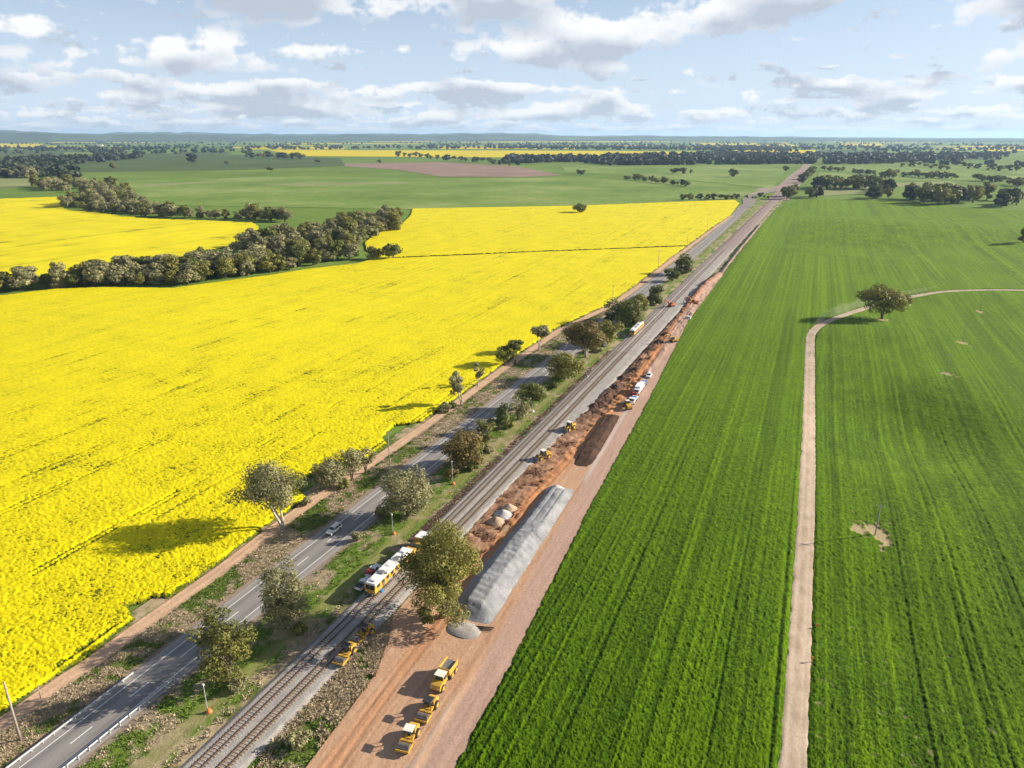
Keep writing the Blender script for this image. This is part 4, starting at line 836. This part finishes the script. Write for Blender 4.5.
for (u0, v0, u1, v1, n, h0, h1, j, lab) in rows:
    for k in range(n):
        t = (k + random.uniform(.2, .8)) / n if n > 1 else .5; p = G(u0 + (u1 - u0) * t, v0 + (v1 - v0) * t + random.uniform(-j, j)); H = random.uniform(h0, h1) * px_at(p) * 1.02
        i = random.randrange(5); place(FART[i], ('f', i), p - Vector((0, 0, .2)), H, H * random.uniform(.85, 1.25), 12, 12, lab, lab.split(' in the ')[-1] if n > 1 else None, 'far_tree')
# woods that read as one mass
def wood(name, label, items, seed):
    r = np.random.default_rng(seed); Vs, Ts = [], []
    for (x, y, h, w) in items:
        c = np.array([x, y, h * .52]); n = 34; d = r.normal(size=(n, 3)); d /= np.linalg.norm(d, axis=1)[:, None]
        P = c + d * np.array([w * .5, w * .5, h * .48]) * (.55 + .5 * r.random((n, 1))); nn = d + r.normal(size=(n, 3)) * .4; nn /= np.linalg.norm(nn, axis=1)[:, None]
        t = np.cross(nn, r.normal(size=(n, 3))); t /= np.linalg.norm(t, axis=1)[:, None] + 1e-9; b = np.cross(nn, t); sz = w * .30
        Vs.append(np.stack([P - b * sz, P + t * sz, P + b * sz, P - t * sz], 1)); Ts.append(np.full(n * 4, np.clip(r.normal(.45, .25), 0, 1)))
    V = np.concatenate(Vs).reshape(-1, 3); V[:, 2] = np.maximum(V[:, 2], .1)
    tag(obj(name, np_mesh(name, V, np.arange(len(V)).reshape(-1, 4), False, {'tint': np.concatenate(Ts)}), M_FAR), label, 'woodland', None, 'stuff')
def scatter(pp, n, hr, seed, dens=None):
    r = random.Random(seed); us = [p[0] for p in pp]; vs_ = [p[1] for p in pp]; out = []
    while len(out) < n:
        u, v = r.uniform(min(us), max(us)), r.uniform(min(vs_), max(vs_))
        if not inside(np.array([u]), np.array([v]), pp)[0]: continue
        x, y = flat(u, v); h = r.uniform(*hr)
        if dens and fbm(np.array(x / dens), np.array(y / dens), 3, seed) < .5: continue
        out.append((x, y, h, h * r.uniform(.9, 1.5)))
    return out
wood('distant_woodland', 'dark dense wood behind the corner clump at far left', scatter([(-120, 163), (70, 158), (146, 154.5), (146, 157.5), (70, 166), (82, 178), (-120, 178)], 620, (14, 24), 1), 1)
wood('distant_woodland', 'long dark band of woodland across the middle distance before the far canola', scatter([(505, 158), (560, 158.5), (640, 157), (720, 153.5), (822, 155.5), (815, 164), (700, 165), (600, 166), (580, 162), (505, 164)], 900, (14, 24), 2), 2)
wood('distant_woodland', 'dark band of woodland right of the far highway', scatter([(822, 156), (1010, 154), (1010, 157), (930, 161), (880, 164), (824, 164.5)], 420, (12, 22), 3), 3)
wood('distant_woodland', 'thin dark tree band behind the long far canola field', scatter([(480, 146), (760, 147), (800, 152), (640, 149.5), (500, 149)], 420, (14, 22), 4), 4)
wood('scattered_trees', 'countless scattered trees dotting the hazy plain towards the horizon', scatter([(-250, 139), (1280, 139), (1280, 152), (820, 151), (500, 149.5), (260, 150), (-250, 152)], 2600, (12, 22), 5, 700), 5)
wood('scattered_trees', 'loose trees dotting the far plain at left', scatter([(-150, 148), (250, 149), (260, 156), (-150, 153)], 170, (12, 22), 6, 300), 6)
wood('scattered_trees', 'loose trees dotting the pale pastures far right', scatter([(830, 149), (1200, 149), (1200, 168), (1010, 168), (900, 166), (830, 162)], 170, (10, 20), 7, 200), 7)

# ------------------------------------------------------------------ vehicles and machines (local frame: X forward, Z up)
def wheel(parent, x, y, r, w, rim=M_GRY):
    o = MB().cyl((x, y, r), r, w, 'Y', 16).build('wheel', M_TYRE, parent); sg = 1 if y > 0 else -1
    MB().cyl((x, y + sg * (w / 2 + .004), r), r * .58, .03, 'Y', 12).build('rim', rim, o); return o
def panel(parent, name, pts, mtl, t=.025):
    P = [Vector(p) for p in pts]; nn = (P[1] - P[0]).cross(P[2] - P[0]).normalized() * t; mb = MB(); k = len(P)
    mb.add([p - nn for p in P] + [p + nn for p in P], [tuple(range(k)), tuple(range(2 * k - 1, k - 1, -1))] + [(i, (i + 1) % k, k + (i + 1) % k, k + i) for i in range(k)])
    return mb.build(name, mtl, parent)
def car(label, loc, rz, paint, kind='suv', name='parked_car', cat='car', group=None):
    t = thing(name, label, cat, loc, rz, group); W = .93
    b = MB().prism([(-2.42, .38), (2.40, .38), (2.46, .72), (2.30, .98), (1.10, 1.10), (-2.40, 1.12), (-2.48, .75)], -W, W, .05); b.build('body', paint, t)
    if kind == 'ute':
        pr = [(1.05, 1.09), (.42, 1.72), (-.62, 1.75), (-.92, 1.10)]
        MB().box((-1.68, 0, 1.18), (1.45, 1.78, .16)).build('tray', M_BLK, t)
    else: pr = [(1.10, 1.09), (.50, 1.74), (-2.05, 1.78), (-2.34, 1.10)]
    MB().prism(pr, -W + .03, W - .03, .16).build('cabin', paint, t); ti = .16
    (xa, za), (xb, zb), (xc, zc), (xd, zd) = pr; yb, yt = W - .02, W - .17
    panel(t, 'windscreen', [(xa - .06, yb - .12, za + .06), (xa - .06, -yb + .12, za + .06), (xb + .06, -yt + .08, zb - .07), (xb + .06, yt - .08, zb - .07)], M_GLS)
    panel(t, 'rear_window', [(xd + .06, yb - .14, zd + .12), (xd + .06, -yb + .14, zd + .12), (xc - .05, -yt + .1, zc - .1), (xc - .05, yt - .1, zc - .1)], M_GLS)
    for sg in (-1, 1): panel(t, 'side_window', [(xa - .30, sg * yb, za + .08), (xb - .10, sg * (yt + .03), zb - .12), (xc + .14, sg * (yt + .03), zc - .14), (xd + .22, sg * yb, zd + .08)], M_GLS)
    for x in (1.48, -1.45):
        for sg in (-1, 1): wheel(t, x, sg * (W - .08), .37, .25)
    for sg in (-1, 1):
        MB().box((2.37, sg * .66, .84), (.12, .36, .14)).build('headlight', M_LGT, t); MB().box((-2.44, sg * .74, .9), (.08, .2, .2)).build('tail_light', M_RED, t)
    MB().box((2.45, 0, .5), (.12, 1.7, .2)).build('bumper', M_BLK, t)
    if kind == 'suv':
        for sg in (-1, 1): MB().box((-.7, sg * .62, 1.82), (1.9, .05, .05)).build('roof_rail', M_BLK, t)
    return t
def roller(label, loc, rz, group='yellow soil rollers'):
    t = thing('road_roller', label, 'roller', loc, rz, group)
    d = MB().cyl((2.0, 0, .78), .78, 2.1, 'Y', 28).build('drum', M_DRUM, t, False)
    f = MB()
    for sg in (-1, 1): f.box((1.75, sg * 1.17, .85), (2.3, .12, .42))
    f.box((2.95, 0, .85), (.16, 2.46, .42)); f.box((.75, 0, .9), (.45, 2.46, .5)); f.build('drum_frame', M_YEL, t)
    MB().box((.3, 0, .85), (.7, .6, .55)).build('articulation', M_BLK, t)
    h = MB().prism([(-2.9, .7), (-.9, .7), (-.9, 1.95), (-2.4, 1.85), (-2.95, 1.5)], -.85, .85, .06); h.build('engine_hood', M_YEL, t)
    MB().box((-2.94, 0, 1.1), (.06, 1.3, .6)).build('grille', M_BLK, t)
    MB().box((-.35, 0, .95), (1.25, 1.7, .4)).build('platform', M_YEL, t)
    MB().box((-.45, 0, 1.45), (.5, .55, .7)).build('seat', M_BLK, t)
    for x in (.22, -.85):
        for sg in (-1, 1): MB().box((x, sg * .74, 1.95), (.09, .09, 1.75)).build('canopy_post', M_BLK, t)
    MB().box((-.32, 0, 2.88), (1.7, 1.8, .12), taper=.94).build('canopy_roof', M_BLK if 'dark' in label else M_CRM, t)
    for sg in (-1, 1): wheel(t, -1.65, sg * .98, .78, .55, M_YEL)
    MB().cyl((-1.6, .55, 2.15), .06, .7, 'Z', 8).build('exhaust', M_BLK, t)
    return t
def dumper(label, loc, rz):
    t = thing('dump_truck', label, 'dump truck', loc, rz)
    MB().box((0, 0, .95), (6.6, 1.0, .4)).build('chassis', M_BLK, t)
    MB().prism([(1.4, .8), (3.6, .8), (3.7, 1.2), (3.4, 1.75), (2.6, 1.9), (1.4, 1.9)], -1.1, 1.1, .08).build('hood', M_YEL, t)
    c = MB().prism([(.35, .95), (2.0, .95), (1.8, 2.75), (.45, 2.75)], -1.0, 1.0, .1).build('cab', M_YEL, t)
    panel(c, 'windscreen', [(1.97, -.8, 1.9), (1.97, .8, 1.9), (1.86, .75, 2.6), (1.86, -.75, 2.6)], M_GLS)
    for sg in (-1, 1): panel(c, 'side_window', [(.6, sg * .96, 1.75), (1.75, sg * .96, 1.75), (1.65, sg * .92, 2.55), (.6, sg * .92, 2.55)], M_GLS)
    MB().box((1.15, 0, 2.80), (1.75, 2.0, .10)).build('cab_roof', M_CRM, t)
    b = MB(); b.prism([(-3.6, 1.55), (-3.9, 2.55), (-.2, 2.75), (.1, 2.95), (.1, 2.85), (-.3, 1.35)], -1.25, -1.15).prism([(-3.6, 1.55), (-3.9, 2.55), (-.2, 2.75), (.1, 2.95), (.1, 2.85), (-.3, 1.35)], 1.15, 1.25)
    b.box((-1.9, 0, 1.45), (3.5, 2.3, .12)); b.box((-.2, 0, 2.15), (.12, 2.3, 1.4)); b.build('tipper_bed', M_YEL, t)
    MB().box((-1.95, 0, 1.9), (3.2, 2.26, .5)).build('load', M_GRY, t)
    for x in (2.5, -1.3, -2.9):
        for sg in (-1, 1): wheel(t, x, sg * 1.05, .72, .5, M_YEL)
    for sg in (-1, 1): MB().box((3.68, sg * .7, 1.3), (.08, .3, .2)).build('headlight', M_LGT, t)
    return t
def loader(label, loc, rz, group=None):
    t = thing('wheel_loader', label, 'loader', loc, rz, group)
    MB().prism([(-3.2, .9), (-.8, .9), (-.8, 2.1), (-2.9, 1.95), (-3.25, 1.5)], -.95, .95, .05).build('engine_hood', M_YEL, t)
    MB().box((.7, 0, 1.15), (2.4, 1.0, .7)).build('front_frame', M_YEL, t)
    c = MB().prism([(-.85, 1.3), (.75, 1.3), (.6, 3.1), (-.75, 3.1)], -.75, .75, .08).build('cab', M_GLS, t)
    MB().box((-.08, 0, 3.16), (1.6, 1.6, .12)).build('cab_roof', M_CRM, t)
    for sg in (-1, 1): MB().tube([(.7, sg * .45, 1.9), (2.0, sg * .45, 1.5), (3.0, sg * .45, .6)], .13, 6).build('lift_arm', M_YEL, t)
    MB().prism([(3.0, .25), (4.0, .12), (4.1, .2), (3.15, .4), (3.2, 1.2), (3.5, 1.45), (3.35, 1.5), (2.95, 1.2)], -1.3, 1.3).build('bucket', M_GRY, t)
    for x in (1.5, -1.7):
        for sg in (-1, 1): wheel(t, x, sg * 1.0, .78, .55, M_YEL)
    return t
def excavator(label, loc, rz, paint, boom_a=.55, swing=0.0, group=None):
    t = thing('excavator', label, 'excavator', loc, rz, group)
    for sg in (-1, 1): MB().prism([(-1.9, .25), (-1.6, 0), (1.6, 0), (1.9, .25), (1.9, .6), (1.6, .85), (-1.6, .85), (-1.9, .6)], sg * 1.15 - .3, sg * 1.15 + .3).build('crawler_track', M_BLK, t)
    MB().box((0, 0, .75), (1.6, 1.7, .5)).build('undercarriage', M_BLK, t)
    MB().prism([(-2.4, 1.1), (1.5, 1.1), (1.5, 1.7), (-.2, 2.0), (-2.2, 2.05), (-2.5, 1.7)], -1.3, 1.3, .05).build('house', paint, t)
    c = MB().prism([(.2, 1.72), (1.7, 1.6), (1.6, 2.95), (.3, 3.0)], .35, 1.28, .06).build('cab', M_GLS, t); MB().box((.95, .82, 3.03), (1.4, .95, .08)).build('cab_roof', paint, c)
    MB().box((-2.35, 0, 1.55), (.5, 2.5, .85)).build('counterweight', paint, t)
    MB().tube([(1.3, -.1, 1.6), (2.9, -.1, 3.9), (4.3, -.1, 4.6), (6.0, -.1, 4.2)], [.3, .3, .26, .18], 6).build('boom', paint, t)
    MB().tube([(5.5, -.1, 4.7), (6.2, -.1, 4.1), (6.7, -.1, 1.6)], [.16, .2, .14], 6).build('dipper_arm', paint, t)
    MB().tube([(1.9, -.1, 1.5), (3.4, -.1, 3.7)], .08, 6).build('hydraulic_ram', M_GRY, t)
    MB().prism([(6.5, 1.6), (6.9, 1.55), (6.8, .7), (6.0, .5), (5.7, .9), (6.2, 1.0)], -.75, .55).build('bucket', M_GRY, t)
    return t
def truck(label, loc, rz, cabp, bodyp, body='box', group=None):
    t = thing('site_truck', label, 'truck', loc, rz, group)
    MB().box((-.4, 0, .8), (7.4, 1.0, .28)).build('chassis', M_BLK, t)
    c = MB().prism([(1.6, .65), (3.4, .65), (3.45, 1.5), (3.2, 2.5), (1.6, 2.55)], -1.1, 1.1, .06).build('cab', cabp, t)
    panel(c, 'windscreen', [(3.45, -.9, 1.6), (3.45, .9, 1.6), (3.24, .85, 2.4), (3.24, -.85, 2.4)], M_GLS)
    for sg in (-1, 1): panel(c, 'side_window', [(2.0, sg * 1.08, 1.6), (3.1, sg * 1.08, 1.6), (3.0, sg * 1.05, 2.3), (2.0, sg * 1.05, 2.3)], M_GLS)
    if body == 'box': MB().box((-1.5, 0, 2.05), (5.6, 2.35, 2.2)).build('box_body', bodyp, t)
    elif body == 'tank':
        MB().cyl((-1.5, 0, 1.85), .95, 5.2, 'X', 18).build('tank', bodyp, t)
    else:
        MB().box((-1.5, 0, 1.08), (5.6, 2.35, .18)).build('tray', bodyp, t)
        MB().box((-.7, .1, 1.55), (2.4, 1.7, .75)).build('load', M_BLU, t); MB().box((1.2, 0, 1.7), (.1, 2.3, 1.2)).build('headboard', bodyp, t)
    for x in (2.55, -1.9, -3.1):
        for sg in (-1, 1): wheel(t, x, sg * .98, .5, .32)
    return t
def on(u, v, dz=0.0): p = G(u, v); p.z += dz; return p
CAMWARD = S_ANG + math.pi
rd_head = S_ANG - .02
P = on(331, 531, .025); s0, n0 = sn(P.x, P.y); x0, y0 = xy(s0, float(rdn(s0)) - 1.5)
car('cream white wagon with dark windows driving in the near lane of the highway', (x0, y0, .028), S_ANG + math.pi, M_CRM, 'suv', 'moving_car')
car('white ute parked in the grass beside the nearer yellow track machine', on(364, 586, .06), S_ANG - .05, M_WHT, 'ute')
_u = car('white ute with red load parked behind the white ute beside the nearer track machine', on(374, 573, .06), S_ANG + .05, M_WHT, 'ute')
MB().box((-1.7, 0, 1.5), (1.2, 1.5, .5)).build('load', M_RED, _u)
car('white car parked under the brown rounded gum, nearest of two parked there', on(605, 345.5, .05), S_ANG + .3, M_WHT, 'suv')
car('white van parked beside the brown gum, farther of two parked there', on(612, 338.5, .05), S_ANG + .1, M_WHT, 'suv')
car('white car parked right of the dark broad tree by the railway', on(650, 305, .05), S_ANG, M_WHT, 'suv')
roller('yellow roller with cream canopy at the bottom, nearest machine on the earthworks', on(409, 742, .02), CAMWARD + .12)
roller('yellow roller with dark canopy standing directly behind the nearest roller', on(428, 713, .02), CAMWARD + .06)
roller('yellow roller with dark roof by the second railway track, nearer of two there', on(346, 658, .10), CAMWARD + .05)
roller('yellow roller with dark roof under the huge tree shade, farther of two by the track', on(363, 638, .10), CAMWARD - .12)
dumper('yellow dump truck with pale cab roof parked behind the two rollers on the earthworks', on(444, 681, .03), CAMWARD)
loader('yellow wheel loader digging beside the ballast above the three small mounds', on(543, 459, .05), S_ANG + 2.6)
loader('yellow wheel loader beside the ballast, farther of the two loaders', on(569, 430, .05), S_ANG + 2.9)
loader('yellow loader at the far end of the dark soil heap', on(627, 408, .05), S_ANG + .6)
truck('flat bed site truck with blue load beside the wheat', on(633, 402, .05), CAMWARD, M_WHT, M_WHT, 'tray')
truck('white box truck beside the wheat behind the blue loaded truck', on(638, 393, .05), CAMWARD, M_WHT, M_WHT, 'box')
truck('white tray truck with blue load, third truck along the wheat edge', on(643, 386, .05), CAMWARD, M_WHT, M_GRY, 'tray')
car('white four wheel drive alone at the wheat edge past the trucks', on(649, 377, .05), CAMWARD, M_WHT, 'suv')
car('red car between the blue loaded truck and the white box truck', on(634, 396.5, .05), CAMWARD + .4, M_RED, 'suv')
excavator('yellow excavator at the wheat edge opposite the farther track machine', on(673, 342, .05), S_ANG + 2.5, M_YEL)
excavator('orange excavator reaching over the ballast beyond the farther track machine', on(694, 304, .05), S_ANG + 2.0, M_ORG)
excavator('small dark orange excavator standing on the ballast beside the long spoil bank', on(671, 307, .28), S_ANG + 2.6, M_ORG)
car('white car at the wheat edge below the orange excavators', on(689, 319, .05), S_ANG, M_WHT, 'suv')

def track_machine(label, s_front, L, detail):
    p = xy(s_front, float(t1n(s_front))); a = S_ANG - float((t1n(s_front + 10) - t1n(s_front)) / 10)
    t = thing('track_machine', label, 'rail vehicle', (*p, .54), a)       # X runs away from the camera
    MB().box((L / 2, 0, .95), (L - .6, 2.3, .35)).build('underframe', M_YEL, t)
    Lb = L * (.64 if detail else .98)
    b = MB().prism([(.35, 1.1), (.1, 1.7), (.45, 3.2), (Lb, 3.2), (Lb, 1.1)], -1.42, 1.42, .06).build('body', M_YEL, t)
    cuts = [0.0, .30, .62, 1.0] if detail else [0.0, .5, 1.0]; r = None
    for c0_, c1_ in zip(cuts[:-1], cuts[1:]):
        xa_, xb_ = .2 + c0_ * Lb + .12, c1_ * Lb; hh_ = 3.42 + (.16 if abs(c0_ - .30) < .01 else 0)
        rs_ = MB().prism([(xa_, 3.2), (xa_ + .3, hh_), (xb_ - .3, hh_), (xb_, 3.2)], -1.45, 1.45, .18).build('roof', M_WHT, t); r = r or rs_
    for k_ in range(7 if detail else 4):
        MB().box((1.6 + k_ * Lb / 8, (-1) ** k_ * 1.44, 1.5), (.9, .10, .55)).build('side_hatch', M_BLK if k_ % 3 == 0 else M_GRY, t)
    panel(b, 'front_window', [(.17, -1.15, 2.05), (.17, -.08, 2.05), (.40, -.08, 2.95), (.40, -1.1, 2.95)], M_GLS, .04)
    panel(b, 'front_window', [(.17, .08, 2.05), (.17, 1.15, 2.05), (.40, 1.1, 2.95), (.40, .08, 2.95)], M_GLS, .04)
    for sg in (-1, 1):
        MB().box((.12, sg * .95, 1.45), (.12, .28, .22)).build('headlight', M_LGT, t); MB().cyl((-.25, sg * .85, .95), .22, .6, 'X', 10).build('buffer', M_BLK, t)
        x = 1.2
        while x < Lb - 1.4:
            panel(b, 'side_window', [(x, sg * 1.405, 2.05), (x + 1.1, sg * 1.405, 2.05), (x + 1.1, sg * 1.375, 2.85), (x, sg * 1.375, 2.85)], M_GLS, .03); x += 1.9
        MB().box((Lb * .55, sg * 1.43, 1.35), (Lb * .5, .04, .18)).build('side_stripe', M_BLU, b)
        MB().tube([(Lb * .2, sg * 1.5, 1.2), (Lb * .2, sg * 1.5, 1.95), (Lb * .8, sg * 1.5, 1.95), (Lb * .8, sg * 1.5, 1.2)], .03, 5).build('handrail', M_YEL, t)
    for x in np.linspace(2, Lb - 2, 5 if detail else 4): MB().box((float(x), .2 * math.sin(x * 3), 3.55), (1.3, 1.3, .28), taper=.9).build('roof_unit', M_GRY if int(x) % 2 else M_WHT, r)
    for bx in (2.6, L * .34, L * .62, L - 2.4):
        bg = MB().box((bx, 0, .62), (2.9, 2.0, .3)).build('bogie', M_BLK, t)
        for dx in (-.95, .95):
            for sg in (-1, 1): MB().cyl((bx + dx, sg * .75, .42), .42, .14, 'Y', 14).build('rail_wheel', M_GRY, bg)
    if detail:
        for k in range(3): MB().box((Lb + 1.2 + k * 1.6, 0, 1.75 + .2 * (k % 2)), (1.1, 2.5, 1.3 - .2 * k)).build('tamping_unit', M_YEL if k != 1 else M_BLK, t)
        c = MB().prism([(L - 4.2, 1.1), (L - 4.2, 3.0), (L - .9, 3.0), (L - .4, 1.9), (L - .4, 1.1)], -1.4, 1.4, .06).build('rear_cab', M_YEL, t)
        MB().box((L - 2.6, 0, 3.07), (3.3, 2.7, .12)).build('rear_cab_roof', M_WHT, t)
        for sg in (-1, 1): panel(c, 'side_window', [(L - 3.8, sg * 1.39, 2.0), (L - 1.4, sg * 1.39, 2.0), (L - 1.5, sg * 1.36, 2.75), (L - 3.8, sg * 1.36, 2.75)], M_GLS, .03)
        MB().box((2.4, -1.7, .75), (.9, .5, .6)).build('tool_locker', M_BLU, t)
    return t
track_machine('long yellow track maintenance machine with white roof beside the huge tree', 114.5, 26.5, True)
track_machine('yellow fronted white roofed rail vehicle farther up the main track', 357, 22, False)

# ------------------------------------------------------------------ posts, barriers and small things
def guard_rail(label, pts, side):
    """pts: (s, n) along the rail"""
    P = [Vector((*xy(s, n), 0)) for s, n in pts]; t = thing('guard_rail', label, 'guard rail', P[0]); o = P[0]
    prof = [(0, .42), (.05, .46), (.05, .52), (0, .575), (.05, .63), (.05, .69), (0, .73), (-.012, .73), (.03, .69), (.03, .63), (-.015, .575), (.03, .52), (.03, .46), (-.012, .42)]
    V, F = [], []; k = len(prof)
    for i, p in enumerate(P):
        d = (P[min(i + 1, len(P) - 1)] - P[max(i - 1, 0)]).normalized(); nn = Vector((d.y, -d.x, 0)) * side
        for a, z in prof: q = p + nn * a * 2.2 - o; V.append((q.x, q.y, z * 1.08))
    for i in range(len(P) - 1):
        for j in range(k): j2 = (j + 1) % k; F.append((i * k + j, (i + 1) * k + j, (i + 1) * k + j2, i * k + j2))
    obj('beam', np_mesh('beam', V, F, False), M_ZINC, t)
    pm = MB().box((0, 0, .36), (.13, .18, .84)).mesh('post'); pm.materials.append(M_ZINC)
    for i in range(0, len(P)):
        d = (P[min(i + 1, len(P) - 1)] - P[max(i - 1, 0)]).normalized(); nn = Vector((d.y, -d.x, 0)) * side
        po = obj('post', pm, None, t); po.location = P[i] - o - nn * .09; po.rotation_euler = (0, 0, math.atan2(d.y, d.x))
    MB().box((0, 0, .62), (.5, .12, .36), math.atan2((P[-1] - P[-2]).y, (P[-1] - P[-2]).x)).build('end_terminal', M_ZINC, t).location = P[-1] - o
    return t
gl = [(s, float(rdn(s)) - 4.35) for s in np.arange(40, 77, 2.0)]; gr = [(s, float(rdn(s)) + 4.3) for s in np.arange(40, 79, 2.0)]
guard_rail('steel guard rail on the canola side of the highway', gl, 1); guard_rail('steel guard rail on the railway side of the highway', gr, -1)
def power_pole(u, vb, vt, label, group='power poles', r=.17, arm=True, lean=0):
    p = G(u, vb); H = height_for(p, vt); t = thing('power_pole', label, 'pole', p, S_ANG, group)
    MB().tube([(0, 0, -.3), (lean * .5, 0, H * .5), (lean, 0, H)], [r, r * .85, r * .65], 8).build('pole', M_WOOD, t, True)
    if arm:
        MB().box((lean, 0, H - .6), (.12, 2.2, .14)).build('crossarm', M_WOOD, t)
        for y in (-.95, 0, .95): MB().cyl((lean, y, H - .42), .06, .22, 'Z', 8).build('insulator', M_WHT, t)
    return t
power_pole(21, 741, 682, 'thick bare timber pole at the bottom left corner', r=.22, arm=False)
power_pole(42, 702, 685, 'short thin post beside the farm track right of the thick pole', r=.10, arm=False)
power_pole(390, 467, 431, 'timber power pole with crossarm beside the highway below the canola edge trees')
power_pole(612.5, 303, 285, 'power pole at the canola edge left of the dark broad tree')
power_pole(658, 268, 250, 'power pole at the canola edge beside the last highway clump')
power_pole(687, 247.5, 234, 'power pole where the dark fence line meets the highway')
power_pole(707, 231, 221, 'farthest power pole along the canola edge')
power_pole(875, 535, 504, 'power pole on the large bare patch in the wheat')
power_pole(946, 373, 354, 'power pole in the wheat, second from the bare patch', r=.14)
power_pole(962.5, 342, 324, 'power pole in the wheat, third from the bare patch', r=.14)
power_pole(980, 311, 293, 'power pole in the wheat just below the dirt road', r=.14)
def signal_post(u, vb, vt, label, drum):
    p = G(u, vb); H = height_for(p, vt); t = thing('signal_post', label, 'post', p, S_ANG, 'posts beside the railway path')
    MB().tube([(0, 0, -.2), (0, 0, H)], .07, 8).build('pole', M_ZINC, t); MB().box((0, 0, H - .15), (.25, .35, .3)).build('head', M_WHT, t)
    MB().tube([(0, -.35, -.05), (0, -.35, .2), (0, -.3, .55), (0, -.25, .95)], [.6, .56, .36, .10], 7).build('base_wrap', drum, t, True)
signal_post(208, 712, 684, 'pale post with an orange wrapped base left of the railway', M_SAFE)
signal_post(393, 534, 514, 'pale post with a red orange base right of the white wagon', M_SAFE)
signal_post(452.5, 484, 461, 'pale post with a red base below the bronze tinged tree', M_SAFE)
signal_post(532, 412, 396, 'pale post with a white base beside the compact round tree', M_WHT)
signal_post(586.5, 377, 362, 'pale post with a grey base beside the wide low olive tree', M_GRY)
def marker(u, v, h, label, m_):
    p = G(u, v); t = thing('marker_post', label, 'marker', p, S_ANG); MB().tube([(0, 0, -.1), (0, 0, h)], .09, 6).build('stake', m_, t); MB().box((0, 0, h - .2), (.10, .5, .5)).build('plate', m_, t)
marker(450, 497, 1.6, 'short yellow marker beside the grassy path below the red based post', M_YEL)
marker(529.5, 421, 1.6, 'short yellow marker beside the grassy path below the white based post', M_YEL)
marker(812, 662, 1.3, 'yellow marker stake at the right edge of the dirt road', M_YEL)
marker(817, 628, 1.0, 'small orange marker in the wheat right of the dirt road', M_SAFE)
marker(989, 291, 3.0, 'yellow sign beside the far bend of the dirt road', M_YEL)
t = thing('barrier', 'red and white barrier block at the near corner of the stockpile', 'barrier', on(460, 613, .1), S_ANG + .3)
MB().prism([(-.6, 0), (.6, 0), (.6, .5), (-.6, .5)], -.3, .3, .08).build('lower_block', M_WHT, t); MB().prism([(-.6, .5), (.6, .5), (.6, .95), (-.6, .95)], -.22, .22, .06).build('upper_block', M_RED, t)
pp_ = on(480, 628, .15); t = thing('pipe_bundle', 'dark pipes lying at the near end of the stockpile', 'pipes', pp_, .1)
for k in range(5): MB().tube([(-2.6 + .3 * k, .3 * k - .6, .1), (2.2 + .2 * k, .25 * k - 1.5 + .2 * (k % 2), .1)], .09, 6).build('pipe', M_BLK, t)
def shed(u, v, L, W, H, label, rz):
    p = G(u, v); t = thing('farm_shed', label, 'shed', p, rz)
    w = MB().box((0, 0, H / 2), (L, W, H)).build('wall', M_WHT, t); MB().prism([(-W / 2 - .5, H), (W / 2 + .5, H), (0, H + W * .22)], -L / 2 - .5, L / 2 + .5).build('roof', M_ROOF, t).rotation_euler = (0, 0, math.pi / 2)
    MB().box((0, -W / 2 - .06, H * .4), (L * .3, .1, H * .8)).build('door', M_GRY, w)
shed(801, 159, 36, 18, 9, 'white gabled shed beside the far highway, left one', .2); shed(807, 158, 26, 16, 12, 'white tall shed beside the far highway, right one', .1); shed(631, 160.5, 46, 16, 7, 'long pale shed in the woodland band left of the far highway', .1); shed(100, 146, 60, 25, 9, 'pale long shed on the far left plain', 0)

# ------------------------------------------------------------------ dust over the dirt road, and the air
def volume(name, density, col, noise_scale=None):
    m = bpy.data.materials.new(name); m.use_nodes = True; nt = m.node_tree; nt.nodes.clear(); out = N(nt, 'ShaderNodeOutputMaterial'); v = N(nt, 'ShaderNodeVolumePrincipled')
    v.inputs['Color'].default_value = (*col, 1); v.inputs['Density'].default_value = density; v.inputs['Anisotropy'].default_value = .2; nt.links.new(v.outputs[0], out.inputs['Volume']); return m
M_DUST = volume('dust', .011, (.95, .88, .78))
def dust(label, pts, r, z, seed):
    rr = random.Random(seed); mb = MB(); P = [];
    for i, (u, v) in enumerate(pts): g = G(u, v); P.append(g + Vector((0, 0, z + rr.uniform(-.3, .6))))
    Q = []
    for i in range(len(P) - 1):
        for k in range(5): Q.append(P[i].lerp(P[i + 1], k / 5))
    rad = [max(.3, r * math.sin(math.pi * (i + .6) / len(Q)) ** .5 * rr.uniform(.7, 1.3)) for i in range(len(Q))]
    tag(mb.tube(Q, rad, 10).build('dust_cloud', M_DUST, None, True), label, 'dust', None, 'stuff')
dust('pale dust drifting over the bend of the dirt road', [(814, 329), (824, 320), (840, 314), (860, 307), (885, 301), (915, 295), (940, 290)], 3.0, 2.4, 1)
hz = MB().box((0, 10000, 148), (74000, 84000, 320)); ho = hz.build('haze', volume('haze_air', 3.6e-5, (.50, .74, 1.0))); tag(ho, 'pale blue haze of the air over the plain', 'haze', None, 'stuff')
